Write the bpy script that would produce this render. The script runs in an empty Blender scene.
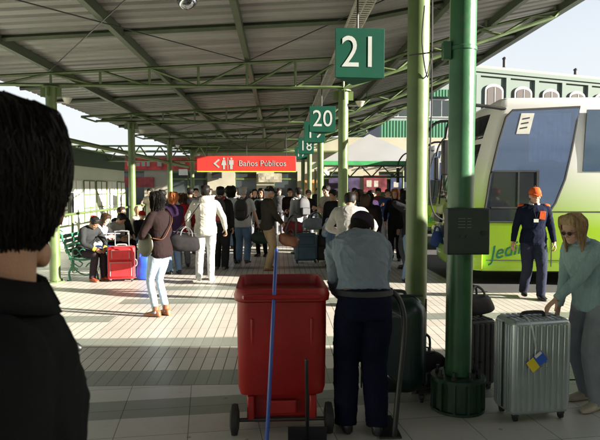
import bpy, bmesh, math, random
import numpy as np
from mathutils import Vector, Matrix, noise as mnoise
random.seed(7); RNG = np.random.RandomState(5)
S = bpy.context.scene; C = S.collection
R = math.radians
# ------------------------------------------------------------------ camera
F = 583.0; CAMZ = 1.70
cam = bpy.data.cameras.new('camera'); camo = bpy.data.objects.new('camera', cam); C.objects.link(camo); S.camera = camo
cam.sensor_width = 36; cam.lens = F/600*36; cam.clip_start = .05; cam.clip_end = 2000
camo.location = (0, 0, CAMZ)
camo.rotation_euler = (R(90-3.14), 0, R(-2.16))
cam.dof.use_dof = True; cam.dof.focus_distance = 8.0; cam.dof.aperture_fstop = 11
# ------------------------------------------------------------------ light
SUN_EL, SUN_AZ = 15.0, math.atan2(-.30, 1.0)          # sun stands to the right, slightly towards the camera
sdir = Vector((math.cos(R(SUN_EL))*math.cos(SUN_AZ), math.cos(R(SUN_EL))*math.sin(SUN_AZ), math.sin(R(SUN_EL))))
W = bpy.data.worlds.new('World'); S.world = W; W.use_nodes = True
nt = W.node_tree; bg = nt.nodes['Background']; sk = nt.nodes.new('ShaderNodeTexSky')
sk.sky_type = 'NISHITA'; sk.sun_disc = False; sk.sun_elevation = R(SUN_EL)
sk.sun_rotation = math.atan2(sdir.x, sdir.y); sk.dust_density = 2.6; sk.air_density = 1.0
# thin bright haze low over the horizon
tc_ = nt.nodes.new('ShaderNodeTexCoord'); sx_ = nt.nodes.new('ShaderNodeSeparateXYZ'); nt.links.new(tc_.outputs['Generated'], sx_.inputs[0])
hz_ = nt.nodes.new('ShaderNodeTexNoise'); hz_.inputs['Scale'].default_value = 2.2; hz_.inputs['Detail'].default_value = 6; nt.links.new(tc_.outputs['Generated'], hz_.inputs['Vector'])
ad_ = nt.nodes.new('ShaderNodeMath'); ad_.operation = 'MULTIPLY_ADD'; ad_.inputs[1].default_value = -.25; nt.links.new(hz_.outputs['Fac'], ad_.inputs[0]); nt.links.new(sx_.outputs[2], ad_.inputs[2])
mr_ = nt.nodes.new('ShaderNodeMapRange'); mr_.inputs[1].default_value = .0; mr_.inputs[2].default_value = .62; mr_.inputs[3].default_value = .85; mr_.inputs[4].default_value = .0; nt.links.new(ad_.outputs[0], mr_.inputs[0])
mx_ = nt.nodes.new('ShaderNodeMixRGB'); mx_.inputs[2].default_value = (3.9, 4.05, 4.2, 1); nt.links.new(mr_.outputs[0], mx_.inputs[0]); nt.links.new(sk.outputs[0], mx_.inputs[1])
nt.links.new(mx_.outputs[0], bg.inputs[0]); bg.inputs[1].default_value = .05
sl = bpy.data.lights.new('sun', 'SUN'); so = bpy.data.objects.new('sun', sl); C.objects.link(so)
sl.energy = 5.0; sl.angle = R(.5); sl.color = (1, .93, .82)
so.rotation_euler = sdir.to_track_quat('Z', 'Y').to_euler(); so.location = (30, -10, 15)
S.view_settings.view_transform = 'Standard'; S.view_settings.look = 'None'
S.view_settings.gamma = 1; S.view_settings.exposure = 2.3; S.view_settings.use_curve_mapping = False
S.render.engine = 'CYCLES'; S.cycles.max_bounces = 8; S.cycles.use_denoising = True
S.cycles.sample_clamp_indirect = 8

# ------------------------------------------------------------------ pixel helpers (measurements of the photograph -> metres)
CM = camo.rotation_euler.to_matrix()
def ray(px, py): return CM @ Vector((px-300, 220-py, -F))
def at(px, py, Y):
    d = ray(px, py); k = Y/d.y
    return Vector((d.x*k, Y, CAMZ+d.z*k))
def G(px, py):
    d = ray(px, py); k = -CAMZ/d.z
    return Vector((d.x*k, d.y*k, 0))

# ------------------------------------------------------------------ materials
_mats = {}
def mat(name, col, rough=.6, metal=0., var=.14, scale=5., bump=0., bscale=60., spec=.5, stretch=(1,1,1), col2=None, coat=0., sheen=0., dirt=0.):
    if name in _mats: return _mats[name]
    m = bpy.data.materials.new(name); m.use_nodes = True; n = m.node_tree.nodes; l = m.node_tree.links
    b = n['Principled BSDF']; b.inputs['Roughness'].default_value = rough; b.inputs['Metallic'].default_value = metal
    b.inputs['Specular IOR Level'].default_value = spec
    if coat: b.inputs['Coat Weight'].default_value = coat; b.inputs['Coat Roughness'].default_value = .08
    if sheen: b.inputs['Sheen Weight'].default_value = sheen
    tc = n.new('ShaderNodeTexCoord'); mp = n.new('ShaderNodeMapping'); mp.inputs['Scale'].default_value = stretch
    l.new(tc.outputs['Object'], mp.inputs[0])
    nz = n.new('ShaderNodeTexNoise'); nz.inputs['Scale'].default_value = scale; nz.inputs['Detail'].default_value = 6; nz.inputs['Roughness'].default_value = .6
    l.new(mp.outputs[0], nz.inputs['Vector'])
    cr = n.new('ShaderNodeValToRGB'); c = Vector(col)
    lo = c*(1-var*1.6); hi = Vector(col2) if col2 else c*(1+var)
    cr.color_ramp.elements[0].position = .3; cr.color_ramp.elements[1].position = .7
    cr.color_ramp.elements[0].color = (*lo, 1); cr.color_ramp.elements[1].color = (*[min(1, v) for v in hi], 1)
    l.new(nz.outputs['Fac'], cr.inputs[0]); out = cr.outputs[0]
    if dirt:
        n3 = n.new('ShaderNodeTexNoise'); n3.inputs['Scale'].default_value = scale*4; n3.inputs['Detail'].default_value = 8; n3.inputs['Roughness'].default_value = .75
        l.new(tc.outputs['Object'], n3.inputs['Vector'])
        r3 = n.new('ShaderNodeValToRGB'); r3.color_ramp.elements[0].position = .55; r3.color_ramp.elements[1].position = .75
        r3.color_ramp.elements[0].color = (0,0,0,1); r3.color_ramp.elements[1].color = (dirt,dirt,dirt,1)
        l.new(n3.outputs['Fac'], r3.inputs[0])
        mx = n.new('ShaderNodeMixRGB'); mx.inputs[2].default_value = (.09,.075,.06,1)
        l.new(r3.outputs[0], mx.inputs[0]); l.new(out, mx.inputs[1]); out = mx.outputs[0]
    l.new(out, b.inputs['Base Color'])
    ra = n.new('ShaderNodeMapRange'); ra.inputs[3].default_value = max(.02, rough-.1); ra.inputs[4].default_value = min(1, rough+.12)
    l.new(nz.outputs['Fac'], ra.inputs[0]); l.new(ra.outputs[0], b.inputs['Roughness'])
    if bump:
        n2 = n.new('ShaderNodeTexNoise'); n2.inputs['Scale'].default_value = bscale; n2.inputs['Detail'].default_value = 4
        l.new(mp.outputs[0], n2.inputs['Vector'])
        bp = n.new('ShaderNodeBump'); bp.inputs['Strength'].default_value = bump; bp.inputs['Distance'].default_value = .01
        l.new(n2.outputs['Fac'], bp.inputs['Height']); l.new(bp.outputs[0], b.inputs['Normal'])
    _mats[name] = m; return m
def cloth(name, col, rough=.85, var=.1, bump=.5, bscale=14, **k):
    return mat(name, col, rough=rough, var=var, scale=9, bump=bump, bscale=bscale, spec=.06 if max(col) < .05 else .12, **k)
def printed(name, c1, c2, scale=30., kind='stripe'):
    m = cloth(name, c1); n = m.node_tree.nodes; l = m.node_tree.links; b = n['Principled BSDF']; src = b.inputs['Base Color'].links[0].from_socket
    tc = n.new('ShaderNodeTexCoord'); w = n.new('ShaderNodeTexWave'); w.inputs['Scale'].default_value = scale; w.bands_direction = 'Z'; w.inputs['Distortion'].default_value = .4
    l.new(tc.outputs['Object'], w.inputs['Vector']); f = w.outputs['Fac']
    if kind == 'plaid':
        w2 = n.new('ShaderNodeTexWave'); w2.inputs['Scale'].default_value = scale; w2.bands_direction = 'X'; l.new(tc.outputs['Object'], w2.inputs['Vector'])
        a = n.new('ShaderNodeMath'); a.operation = 'MULTIPLY'; l.new(f, a.inputs[0]); l.new(w2.outputs['Fac'], a.inputs[1]); f = a.outputs[0]
    r = n.new('ShaderNodeValToRGB'); r.color_ramp.elements[0].position = .35; r.color_ramp.elements[1].position = .55; l.new(f, r.inputs[0])
    mx = n.new('ShaderNodeMixRGB'); mx.inputs[2].default_value = (*c2, 1); l.new(r.outputs[0], mx.inputs[0]); l.new(src, mx.inputs[1]); l.new(mx.outputs[0], b.inputs['Base Color'])
    return m
def skin(name, col): return mat(name, col, rough=.5, var=.1, scale=14, bump=.15, bscale=220, spec=.35)
def hairm(name, col, rough=.5): return mat(name, col, rough=rough, var=.35, scale=60, bump=.4, bscale=120, spec=.15, stretch=(1.6,1.6,.12))
def glass_mat(name, col=(.02,.03,.04), rough=.05, trans=0.):
    if name in _mats: return _mats[name]
    m = mat(name, col, rough=rough, var=.1, scale=2, spec=.8)
    if trans: m.node_tree.nodes['Principled BSDF'].inputs['Transmission Weight'].default_value = trans
    return m

# ------------------------------------------------------------------ mesh building
def V(*a): return np.array(a, float)
def nrm(v): v = np.asarray(v, float); n = np.linalg.norm(v); return v/n if n > 1e-9 else v
class MB:
    def __init__(s): s.v = []; s.f = []; s.m = []
    def add(s, vs, fs, mi=0):
        o = len(s.v); s.v.extend([tuple(map(float, p)) for p in vs]); s.f.extend([tuple(i+o for i in f) for f in fs]); s.m.extend([mi]*len(fs)); return s
    def box(s, c, size, rz=0, mi=0, M=None):
        x, y, z = [q/2 for q in size]
        vs = [(-x,-y,-z),(x,-y,-z),(x,y,-z),(-x,y,-z),(-x,-y,z),(x,-y,z),(x,y,z),(-x,y,z)]
        Mx = M if M is not None else Matrix.Rotation(rz, 3, 'Z')
        vs = [Mx @ Vector(p)+Vector(c) for p in vs]
        return s.add(vs, [(0,3,2,1),(4,5,6,7),(0,1,5,4),(1,2,6,5),(2,3,7,6),(3,0,4,7)], mi)
    def bb(s, a, b, mi=0):
        a = Vector(a); b = Vector(b); return s.box((a+b)/2, [abs(q) for q in (b-a)], mi=mi)
    def loft(s, rings, cap=True, mi=0, closed=True):
        n = len(rings[0]); vs = [p for r in rings for p in r]; fs = []
        for i in range(len(rings)-1):
            for j in range(n if closed else n-1):
                k = (j+1) % n; fs.append((i*n+j, i*n+k, (i+1)*n+k, (i+1)*n+j))
        if cap and closed:
            fs.append(tuple(range(n-1, -1, -1))); fs.append(tuple((len(rings)-1)*n+j for j in range(n)))
        return s.add(vs, fs, mi)
    def tube(s, pts, rad, n=10, sub=0, mi=0, round_end=False, flat=None):
        P = [np.asarray(p, float) for p in pts]; Rr = list(rad) if hasattr(rad, '__len__') else [rad]*len(P)
        if sub: P, Rr = spline(P, Rr, sub)
        if round_end:
            d0 = nrm(P[0]-P[1]); d1 = nrm(P[-1]-P[-2]); r0, r1 = Rr[0], Rr[-1]
            P = [P[0]+d0*r0*.9, P[0]+d0*r0*.55]+P+[P[-1]+d1*r1*.55, P[-1]+d1*r1*.9]; Rr = [r0*.35, r0*.8]+Rr+[r1*.8, r1*.35]
        t = nrm(P[1]-P[0]); up = V(0,0,1) if abs(t[2]) < .9 else V(0,1,0)
        if flat is not None: up = np.asarray(flat, float)
        a = nrm(np.cross(t, up)); rings = []
        for i, p in enumerate(P):
            t = nrm(P[min(i+1, len(P)-1)]-P[max(i-1, 0)]); a = nrm(a-t*np.dot(a, t)); b = np.cross(t, a)
            rr = Rr[i]; ra, rb = rr if hasattr(rr, '__len__') else (rr, rr)
            rings.append([p+a*ra*math.cos(q)+b*rb*math.sin(q) for q in [2*math.pi*j/n for j in range(n)]])
        return s.loft(rings, mi=mi)
    def cyl(s, p0, p1, r, r1=None, n=16, mi=0): return s.tube([p0, p1], [r, r if r1 is None else r1], n=n, mi=mi)
    def lathe(s, prof, n=24, c=(0,0,0), mi=0, axis='z'):
        rings = []
        for r, z in prof:
            rg = []
            for j in range(n):
                q = 2*math.pi*j/n; p = (r*math.cos(q), r*math.sin(q), z)
                if axis == 'x': p = (p[2], p[0], p[1])
                if axis == 'y': p = (p[0], p[2], p[1])
                rg.append((p[0]+c[0], p[1]+c[1], p[2]+c[2]))
            rings.append(rg)
        return s.loft(rings, mi=mi)
    def ell(s, c, r, n=14, m=9, M=None, mi=0):
        rings = []; M = M if M is not None else Matrix.Identity(3)
        for i in range(m+1):
            a = math.pi*(i+.02)/(m+.04); rings.append([Vector(c)+M @ Vector((r[0]*math.sin(a)*math.cos(2*math.pi*j/n), r[1]*math.sin(a)*math.sin(2*math.pi*j/n), -r[2]*math.cos(a))) for j in range(n)])
        return s.loft(rings, mi=mi)
    def prism(s, poly, lo, hi, axis='y', mi=0):
        n = len(poly)
        def P(a, b, c):
            return {'y': (a, c, b), 'z': (a, b, c), 'x': (c, a, b)}[axis]
        vs = [P(a, b, lo) for a, b in poly]+[P(a, b, hi) for a, b in poly]
        fs = [tuple(range(n-1, -1, -1)), tuple(range(n, 2*n))]+[(i, (i+1) % n, n+(i+1) % n, n+i) for i in range(n)]
        return s.add(vs, fs, mi)
    def mesh(s, name):
        me = bpy.data.meshes.new(name); me.from_pydata(s.v, [], s.f); me.update()
        if any(s.m): me.polygons.foreach_set('material_index', s.m)
        bm = bmesh.new(); bm.from_mesh(me); bmesh.ops.recalc_face_normals(bm, faces=bm.faces); bm.to_mesh(me); bm.free()
        return me
    def build(s, name, mats, parent=None, smooth=False, bevel=0, seg=2, sub=0, loc=None, rz=0):
        me = s.mesh(name)
        for m in (mats if isinstance(mats, (list, tuple)) else [mats]): me.materials.append(m)
        o = bpy.data.objects.new(name, me); C.objects.link(o)
        if parent is not None: o.parent = parent
        if loc is not None: o.location = loc
        o.rotation_euler.z = rz
        if bevel:
            b = o.modifiers.new('bevel', 'BEVEL'); b.width = bevel; b.segments = seg; b.limit_method = 'ANGLE'; b.angle_limit = R(40); b.harden_normals = False
        if sub:
            q = o.modifiers.new('sub', 'SUBSURF'); q.levels = q.render_levels = sub
        if smooth or bevel or sub: shade(me, 40 if not smooth or smooth is True else smooth)
        return o
def shade(me, ang=40):
    me.polygons.foreach_set('use_smooth', [True]*len(me.polygons))
    try: me.set_sharp_from_angle(angle=R(ang))
    except Exception: pass
def spline(P, Rr, sub):
    Rv = [np.atleast_1d(np.asarray(r, float)) for r in Rr]; two = max(len(r) for r in Rv)
    Rv = [np.resize(r, two) for r in Rv]
    oP, oR = [], []; n = len(P)
    for i in range(n-1):
        p0, p1, p2, p3 = P[max(i-1,0)], P[i], P[i+1], P[min(i+2,n-1)]; r0, r1, r2, r3 = Rv[max(i-1,0)], Rv[i], Rv[i+1], Rv[min(i+2,n-1)]
        for k in range(sub):
            t = k/sub
            h = lambda a, b, c, d: .5*((2*b)+(-a+c)*t+(2*a-5*b+4*c-d)*t*t+(-a+3*b-3*c+d)*t**3)
            oP.append(h(p0,p1,p2,p3)); oR.append(np.maximum(h(r0,r1,r2,r3), .001))
    oP.append(P[-1]); oR.append(Rv[-1])
    return oP, [tuple(r) if two > 1 else float(r[0]) for r in oR]

def tag(o, label=None, cat=None, group=None, kind=None):
    if label: o['label'] = label
    if cat: o['category'] = cat
    if group: o['group'] = group
    if kind: o['kind'] = kind
    return o
def thing(name, label, cat, loc=(0,0,0), rz=0, group=None):
    o = bpy.data.objects.new(name, None); C.objects.link(o); o.location = loc; o.rotation_euler.z = rz; o.empty_display_size = .1
    return tag(o, label, cat, group)
def text_mb(txt, size, ext=.004, shear=0., spacing=1., width=None):
    cu = bpy.data.curves.new('lettering', 'FONT'); cu.body = txt; cu.size = size; cu.extrude = ext; cu.shear = shear; cu.space_character = spacing
    cu.align_x = 'CENTER'; cu.align_y = 'CENTER'; cu.resolution_u = 4
    o = bpy.data.objects.new('lettering', cu); C.objects.link(o); dg = bpy.context.evaluated_depsgraph_get()
    me = bpy.data.meshes.new_from_object(o.evaluated_get(dg)); bpy.data.objects.remove(o)
    return me
def lettering(name, txt, size, m, parent, M, ext=.004, shear=0., sx=1., bold=0.):
    me = text_mb(txt, size, ext, shear)
    me.transform(Matrix.Diagonal((sx, 1, 1, 1))); me.transform(M); me.materials.clear(); me.materials.append(m)
    o = bpy.data.objects.new(name, me); C.objects.link(o); o.parent = parent
    return o
def face_M(c, normal, up=(0,0,1)):
    z = Vector(normal).normalized(); x = Vector(up).cross(z).normalized(); y = z.cross(x)
    M = Matrix((x, y, z)).transposed().to_4x4(); M.translation = Vector(c); return M
def copy_tree(o, parent=None):
    c = o.copy(); C.objects.link(c); c.parent = parent
    for ch in [q for q in bpy.data.objects if q.parent == o]: copy_tree(ch, c)
    return c

# ------------------------------------------------------------------ common materials
GREEN = mat('light_green_paint', (.095,.14,.045), rough=.42, var=.2, scale=3, bump=.1, bscale=25, dirt=.6)
GREEN2 = mat('mid_green_paint', (.026,.105,.042), rough=.33, var=.2, scale=3, bump=.1, bscale=30, dirt=.6)
BEAMG = mat('beam_green_paint', (.05,.07,.035), rough=.5, var=.2, scale=3, dirt=.4)
DGREEN = mat('dark_green_paint', (.01,.038,.02), rough=.42, var=.25, scale=8, dirt=.3)
BLACK = mat('black_plastic', (.012,.012,.013), rough=.45, var=.2)
DARKM = mat('dark_metal', (.05,.05,.05), rough=.4, metal=.6)
STEEL = mat('steel', (.55,.55,.55), rough=.3, metal=.9)
WHITE = mat('white_paint', (.75,.75,.72), rough=.45, var=.06)
RUBBER = mat('rubber', (.015,.015,.015), rough=.75)
# ================================================================== SETTING
# ---- ground and floors
m_gr = mat('ground_asphalt', (.07,.07,.068), rough=.9, var=.2, scale=.6, bump=.3, bscale=30)
tag(MB().add([(-500,-300,-.012),(500,-300,-.012),(500,900,-.012),(-500,900,-.012)], [(0,1,2,3)]).build('ground', m_gr), kind='structure')
tag(MB().add([(3.15,9.25,-.004),(60,3.5,-.004),(60,60,-.004),(3.15,60,-.004)], [(0,1,2,3)]).build('road', mat('road_asphalt', (.055,.055,.055), rough=.85, var=.2, scale=1.2, bump=.3, bscale=60)), kind='structure')

def floor_mat(name, base, groove, rot=0., tx=.43, ty=.41, oy=5.40, gro=True):
    m = bpy.data.materials.new(name); m.use_nodes = True; n = m.node_tree.nodes; l = m.node_tree.links; b = n['Principled BSDF']
    tc = n.new('ShaderNodeTexCoord'); mp = n.new('ShaderNodeMapping'); mp.vector_type = 'TEXTURE'
    mp.inputs['Rotation'].default_value = (0,0,rot); mp.inputs['Location'].default_value = (-.75 if rot else .02, oy, 0)
    l.new(tc.outputs['Object'], mp.inputs[0]); sp = n.new('ShaderNodeSeparateXYZ'); l.new(mp.outputs[0], sp.inputs[0])
    def mth(op, a, bb=None, c=None):
        q = n.new('ShaderNodeMath'); q.operation = op
        for i, s_ in enumerate((a, bb, c)):
            if s_ is None: continue
            if isinstance(s_, (int, float)): q.inputs[i].default_value = s_
            else: l.new(s_, q.inputs[i])
        return q.outputs[0]
    def line(co, pitch, w):       # 1 on the joint
        f = mth('FRACT', mth('DIVIDE', co, pitch)); d = mth('MINIMUM', f, mth('SUBTRACT', 1, f))
        return mth('LESS_THAN', d, w/pitch/2)
    X, Y = sp.outputs[0], sp.outputs[1]
    joint = mth('MAXIMUM', line(X, tx, .006), line(Y, ty, .006))
    if gro: gr_ = line(X, tx/4, .008)
    # per tile tint
    cx = n.new('ShaderNodeCombineXYZ'); l.new(mth('FLOOR', mth('DIVIDE', X, tx)), cx.inputs[0]); l.new(mth('FLOOR', mth('DIVIDE', Y, ty)), cx.inputs[1])
    wn = n.new('ShaderNodeTexWhiteNoise'); wn.noise_dimensions = '2D'; l.new(cx.outputs[0], wn.inputs['Vector'])
    nz = n.new('ShaderNodeTexNoise'); nz.inputs['Scale'].default_value = 1.3; nz.inputs['Detail'].default_value = 9; nz.inputs['Roughness'].default_value = .7; l.new(tc.outputs['Object'], nz.inputs['Vector'])
    nf = n.new('ShaderNodeTexNoise'); nf.inputs['Scale'].default_value = 120; nf.inputs['Detail'].default_value = 2; l.new(tc.outputs['Object'], nf.inputs['Vector'])
    val = mth('ADD', .70, mth('ADD', mth('MULTIPLY', wn.outputs['Value'], .17), mth('ADD', mth('MULTIPLY', nz.outputs['Fac'], .32), mth('MULTIPLY', nf.outputs['Fac'], .06))))
    hs = n.new('ShaderNodeHueSaturation'); hs.inputs['Color'].default_value = (*base, 1); l.new(val, hs.inputs['Value'])
    mx = n.new('ShaderNodeMixRGB'); mx.inputs[2].default_value = (*[c*.35 for c in base], 1); l.new(joint, mx.inputs[0]); l.new(hs.outputs[0], mx.inputs[1]); out = mx.outputs[0]
    # stains
    st = n.new('ShaderNodeTexNoise'); st.inputs['Scale'].default_value = 7; st.inputs['Detail'].default_value = 10; st.inputs['Roughness'].default_value = .8; l.new(tc.outputs['Object'], st.inputs['Vector'])
    sr = n.new('ShaderNodeValToRGB'); sr.color_ramp.elements[0].position = .54; sr.color_ramp.elements[1].position = .72; sr.color_ramp.elements[1].color = (.45,.45,.45,1); l.new(st.outputs['Fac'], sr.inputs[0])
    m2 = n.new('ShaderNodeMixRGB'); m2.inputs[2].default_value = (*[c*.45 for c in base], 1); l.new(sr.outputs[0], m2.inputs[0]); l.new(out, m2.inputs[1]); out = m2.outputs[0]
    vo = n.new('ShaderNodeTexVoronoi'); vo.inputs['Scale'].default_value = 3.2; l.new(tc.outputs['Object'], vo.inputs['Vector'])
    m3 = n.new('ShaderNodeMixRGB'); m3.inputs[2].default_value = (*[c*.3 for c in base], 1); l.new(mth('MULTIPLY', mth('LESS_THAN', vo.outputs['Distance'], .055), .7), m3.inputs[0]); l.new(out, m3.inputs[1]); out = m3.outputs[0]
    h = joint
    if gro:
        mx2 = n.new('ShaderNodeMixRGB'); mx2.inputs[2].default_value = (*groove, 1); l.new(gr_, mx2.inputs[0]); l.new(out, mx2.inputs[1]); out = mx2.outputs[0]; h = mth('MAXIMUM', gr_, joint)
    l.new(out, b.inputs['Base Color'])
    b.inputs['Specular IOR Level'].default_value = .35
    rr = mth('ADD', .28, mth('ADD', mth('MULTIPLY', nz.outputs['Fac'], .25), mth('MULTIPLY', h, .3))); l.new(rr, b.inputs['Roughness'])
    bp = n.new('ShaderNodeBump'); bp.inputs['Strength'].default_value = .5; bp.inputs['Distance'].default_value = .006; bp.invert = True
    l.new(mth('ADD', h, mth('MULTIPLY', nf.outputs['Fac'], .05)), bp.inputs['Height']); l.new(bp.outputs[0], b.inputs['Normal'])
    return m
CREAM, GRN = (.50,.47,.415), (.205,.22,.185)
fm = [floor_mat('grooved_cream_tile', CREAM, (.07,.065,.055)), floor_mat('grooved_green_tile', GRN, (.16,.17,.13)),
      floor_mat('smooth_cream_tile', (.47,.455,.425), (0,0,0), rot=R(7), tx=.5, ty=.5, oy=4.98, gro=False), floor_mat('smooth_green_tile', GRN, (0,0,0), rot=R(7), tx=.5, ty=.5, oy=4.98, gro=False)]
fl = MB()
xs = [-6.6,-2.35,-2.15,.95,1.15,3.15,7.0]
ys = [4.98,5.40,6.21,6.60,7.40,7.78,7.95,8.55,8.95,9.25,9.70,10.10,12.2,12.6,15.5,15.9,34]
def is_green(x, y):
    if y < 5.40: return True
    if 6.21 < y < 6.60: return -2.35 < x < 1.15
    if 7.40 < y < 7.78: return x < -2.15 or x > .95
    if 8.55 < y < 8.95: return -2.35 < x < .95
    if 9.70 < y < 10.1: return -2.15 < x < 1.15
    if 12.2 < y < 12.6 or 15.5 < y < 15.9: return x < 1.15
    return False
for i in range(len(xs)-1):
    for j in range(len(ys)-1):
        x0, x1, y0, y1 = xs[i], xs[i+1], ys[j], ys[j+1]
        if x0 >= 3.15 and y0 >= 9.25: continue
        fl.add([(x0,y0,0),(x1,y0,0),(x1,y1,0),(x0,y1,0)], [(0,1,2,3)], 1 if is_green((x0+x1)/2, (y0+y1)/2) else 0)
t_ = lambda x: 4.77+.115*x; b_ = lambda x: 4.39+.115*x
for x0, x1 in ((-6.6,1.8),(1.8,7.0)):
    tt = (lambda x: min(t_(x), 4.98))
    fl.add([(x0,tt(x0),0),(x1,tt(x1),0),(x1,4.98,0),(x0,4.98,0)], [(0,1,2,3)], 2) if x0 < 1 else None
    fl.add([(x0,b_(x0),0),(x1,b_(x1),0),(x1,tt(x1),0),(x0,tt(x0),0)], [(0,1,2,3)], 3)
    fl.add([(x0,-8,0),(x1,-8,0),(x1,b_(x1),0),(x0,b_(x0),0)], [(0,1,2,3)], 2)
tag(fl.build('platform_floor', fm), kind='structure')

# ---- canopy
LX, RX, EX, WX = -4.04, 1.19, 5.25, -5.5      # left columns, right columns, right roof edge, left roof edge
SP = 5.7; Y0 = 4.96
def roofz(x): return 1.70+2.46+.06*x if x <= RX else 1.70+2.46+.06*RX+.205*(x-RX)
canopy = thing('platform_canopy', 'long corrugated metal canopy on green trusses covering the bus platform', 'canopy')
m_roof = mat('galvanised_sheet', (.215,.213,.20), rough=.5, var=.22, scale=1.1, bump=.1, bscale=6, metal=.15, stretch=(.35,3,1), dirt=.25)
def sheet(x0, x1, ya, yb):
    mb = MB(); prof = []; y = ya
    while y < yb:
        prof += [(y, 0), (y+.17, 0), (y+.205, .05), (y+.265, .05)]; y += .30
    prof.append((y, 0)); n = 6
    for i in range(len(prof)-1):
        (ya_, za), (yb_, zb) = prof[i], prof[i+1]
        mb.add([(x0,ya_,roofz(x0)+za),(x1,ya_,roofz(x1)+za),(x1,yb_,roofz(x1)+zb),(x0,yb_,roofz(x0)+zb)], [(0,1,2,3)])
    return mb
for a, b in ((WX, RX), (RX, EX)):
    o = sheet(a, b-.001, -16.0, 33.5).build('roof_sheet', m_roof, canopy); sd = o.modifiers.new('s', 'SOLIDIFY'); sd.thickness = .003; sd.offset = 1
# skylight-free; a gutter along the right edge
MB().box((EX+.06, 8.7, roofz(EX)-.02), (.14, 49, .12)).build('gutter', BEAMG, canopy)
for x in (LX, -2.29, -.55, RX, 2.5, 3.9, 5.15):
    MB().box((x, 8.7, roofz(x)-.075), (.085, 49, .14)).build('beam', BEAMG, canopy)
for k in range(-10, 15):
    y = Y0+SP/3*k
    if k % 3 == 0: continue
    mb = MB()
    for xa, xb in ((WX+.1, RX), (RX, EX-.05)):
        mb.tube([(xa, y, roofz(xa)-.05), (xb, y, roofz(xb)-.05)], [(.03,.045)]*2, n=4)
    mb.build('purlin', BEAMG, canopy)
def truss(y, mb):
    LZ = 3.52; up = lambda x: roofz(x)-.18
    bar = lambda a, b, r=.022: mb.tube([a, b], r*1.1, n=4)
    bar((WX+.5,y,LZ+.02),(RX,y,LZ),.028); bar((WX+.1,y,up(WX+.1)),(RX,y,up(RX)),.028)
    step = (RX-LX)/6
    bar((WX+.5,y,LZ),(WX+.1,y,up(WX)))
    bar((WX+.5,y,LZ),(LX,y,up(LX)))
    for i in range(7):
        x = LX+step*i; bar((x,y,LZ),(x,y,up(x)))
        if i < 3: bar((x,y,up(x)),(x+step,y,LZ))
        elif i < 6: bar((x,y,LZ),(x+step,y,up(x+step)))
    # right cantilever
    a = lambda t: V(RX+(EX-.2-RX)*t, y, LZ-.02+(roofz(EX)-.22-LZ)*t)
    bb_ = lambda t: V(RX+(EX-.1-RX)*t, y, 3.72+(roofz(EX)-.12-3.72)*t+.10*math.sin(math.pi*t))
    bar(a(0), a(1), .03); P = [bb_(i/8) for i in range(9)]
    mb.tube(P, .03, n=4); 
    for i in range(8):
        if i % 2 == 0: bar(a(i/8), bb_((i+1)/8))
        else: bar(bb_(i/8), a((i+1)/8))
    bar(a(1), bb_(1), .03)
    for t in (.33, .66, .98):
        p = bb_(t); bar(p, (p[0], y, roofz(p[0])-.02))
for k in range(0, 6):
    mb = MB(); truss(Y0+SP*k, mb); mb.build('truss', mat('truss_green_paint', (.085,.125,.05), rough=.45, var=.2, dirt=.4), canopy)
# wind-bracing rods in every other bay
for k in (0, 2):
    ya, yb = Y0+SP*k+.1, Y0+SP*(k+1)-.1
    mb = MB()
    for xa, xb in ((LX, -.55), (-.55, LX), (-.55, EX-1.5), (EX-1.5, -.55)):
        mb.tube([(xa, ya, roofz(xa)-.17), (xb, yb, roofz(xb)-.17)], .009, n=5)
    mb.build('brace', DARKM, canopy)
# perforated cable tray along the right row
m_tray = mat('tray_metal', (.42,.41,.36), rough=.5, metal=.4)
mb = MB(); y = 2.0
while y < 31:
    mb.bb((RX-.24, y, 3.93), (RX-.02, y+.045, 3.935)); y += .09
for x in (RX-.24, RX-.13, RX-.02): mb.bb((x-.008, 2, 3.925), (x+.008, 31, 3.975))
mb.build('cable_tray', m_tray, canopy)

# ---- columns
def column(loc, top, r, m, label, group=None, horn=True, base=True, collar=None, side=-1):
    t = thing('steel_column', label, 'column', loc, 0, group)
    MB().cyl((0,0,0), (0,0,top), r, n=32).build('shaft', m, t, smooth=True)
    if base:
        mb = MB().lathe([(r+.075,0.001),(r+.075,.02),(r+.004,.021),(r+.004,.06)], n=24)
        for i in range(6):
            q = math.pi/3*i; mb.cyl((math.cos(q)*(r+.05), math.sin(q)*(r+.05), .02), (math.cos(q)*(r+.05), math.sin(q)*(r+.05), .045), .012, n=6)
        mb.build('base_plate', m, t)
    mb = MB().lathe([(r+.05,top-.02),(r+.05,top)], n=20)
    for i in range(4):
        q = math.pi/2*i; mb.box((math.cos(q)*(r+.04), math.sin(q)*(r+.04), top-.1), (.1,.012,.16), rz=q)
    mb.build('cap_plate', m, t)
    if horn:
        mb = MB().tube([(0,0,top-.28),(side*.28,-.05,top-.28)], .014, n=8).lathe([(.03,0),(.05,.02),(.085,.09),(.09,.095),(.07,.06),(.01,.03)], n=20, c=(side*.3,-.05,top-.30), axis='z')
        mb.build('lamp', m_tray, t, smooth=True)
    if collar:
        MB().lathe([(r+.001,collar),(r+.007,collar+.004),(r+.007,collar+.02),(r+.001,collar+.024)], n=32).build('collar', m, t, smooth=True)
    return t
gl, gr2 = 'green columns along the left edge of the platform', 'green columns along the row of bay numbers'
ordn = {10.66:'next to the cast iron bench at far left', 16.36:'behind the seated waiting people, third bay of trusses', 22.06:'behind the woman in brown, left of the red banner', 27.76:'just under the left end of the red banner'}
for k in range(1, 5):
    y = Y0+SP*k; column((LX, y, 0), 3.50, .095, GREEN, 'light green round steel column '+ordn[round(y,2)], gl, side=1)
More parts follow.
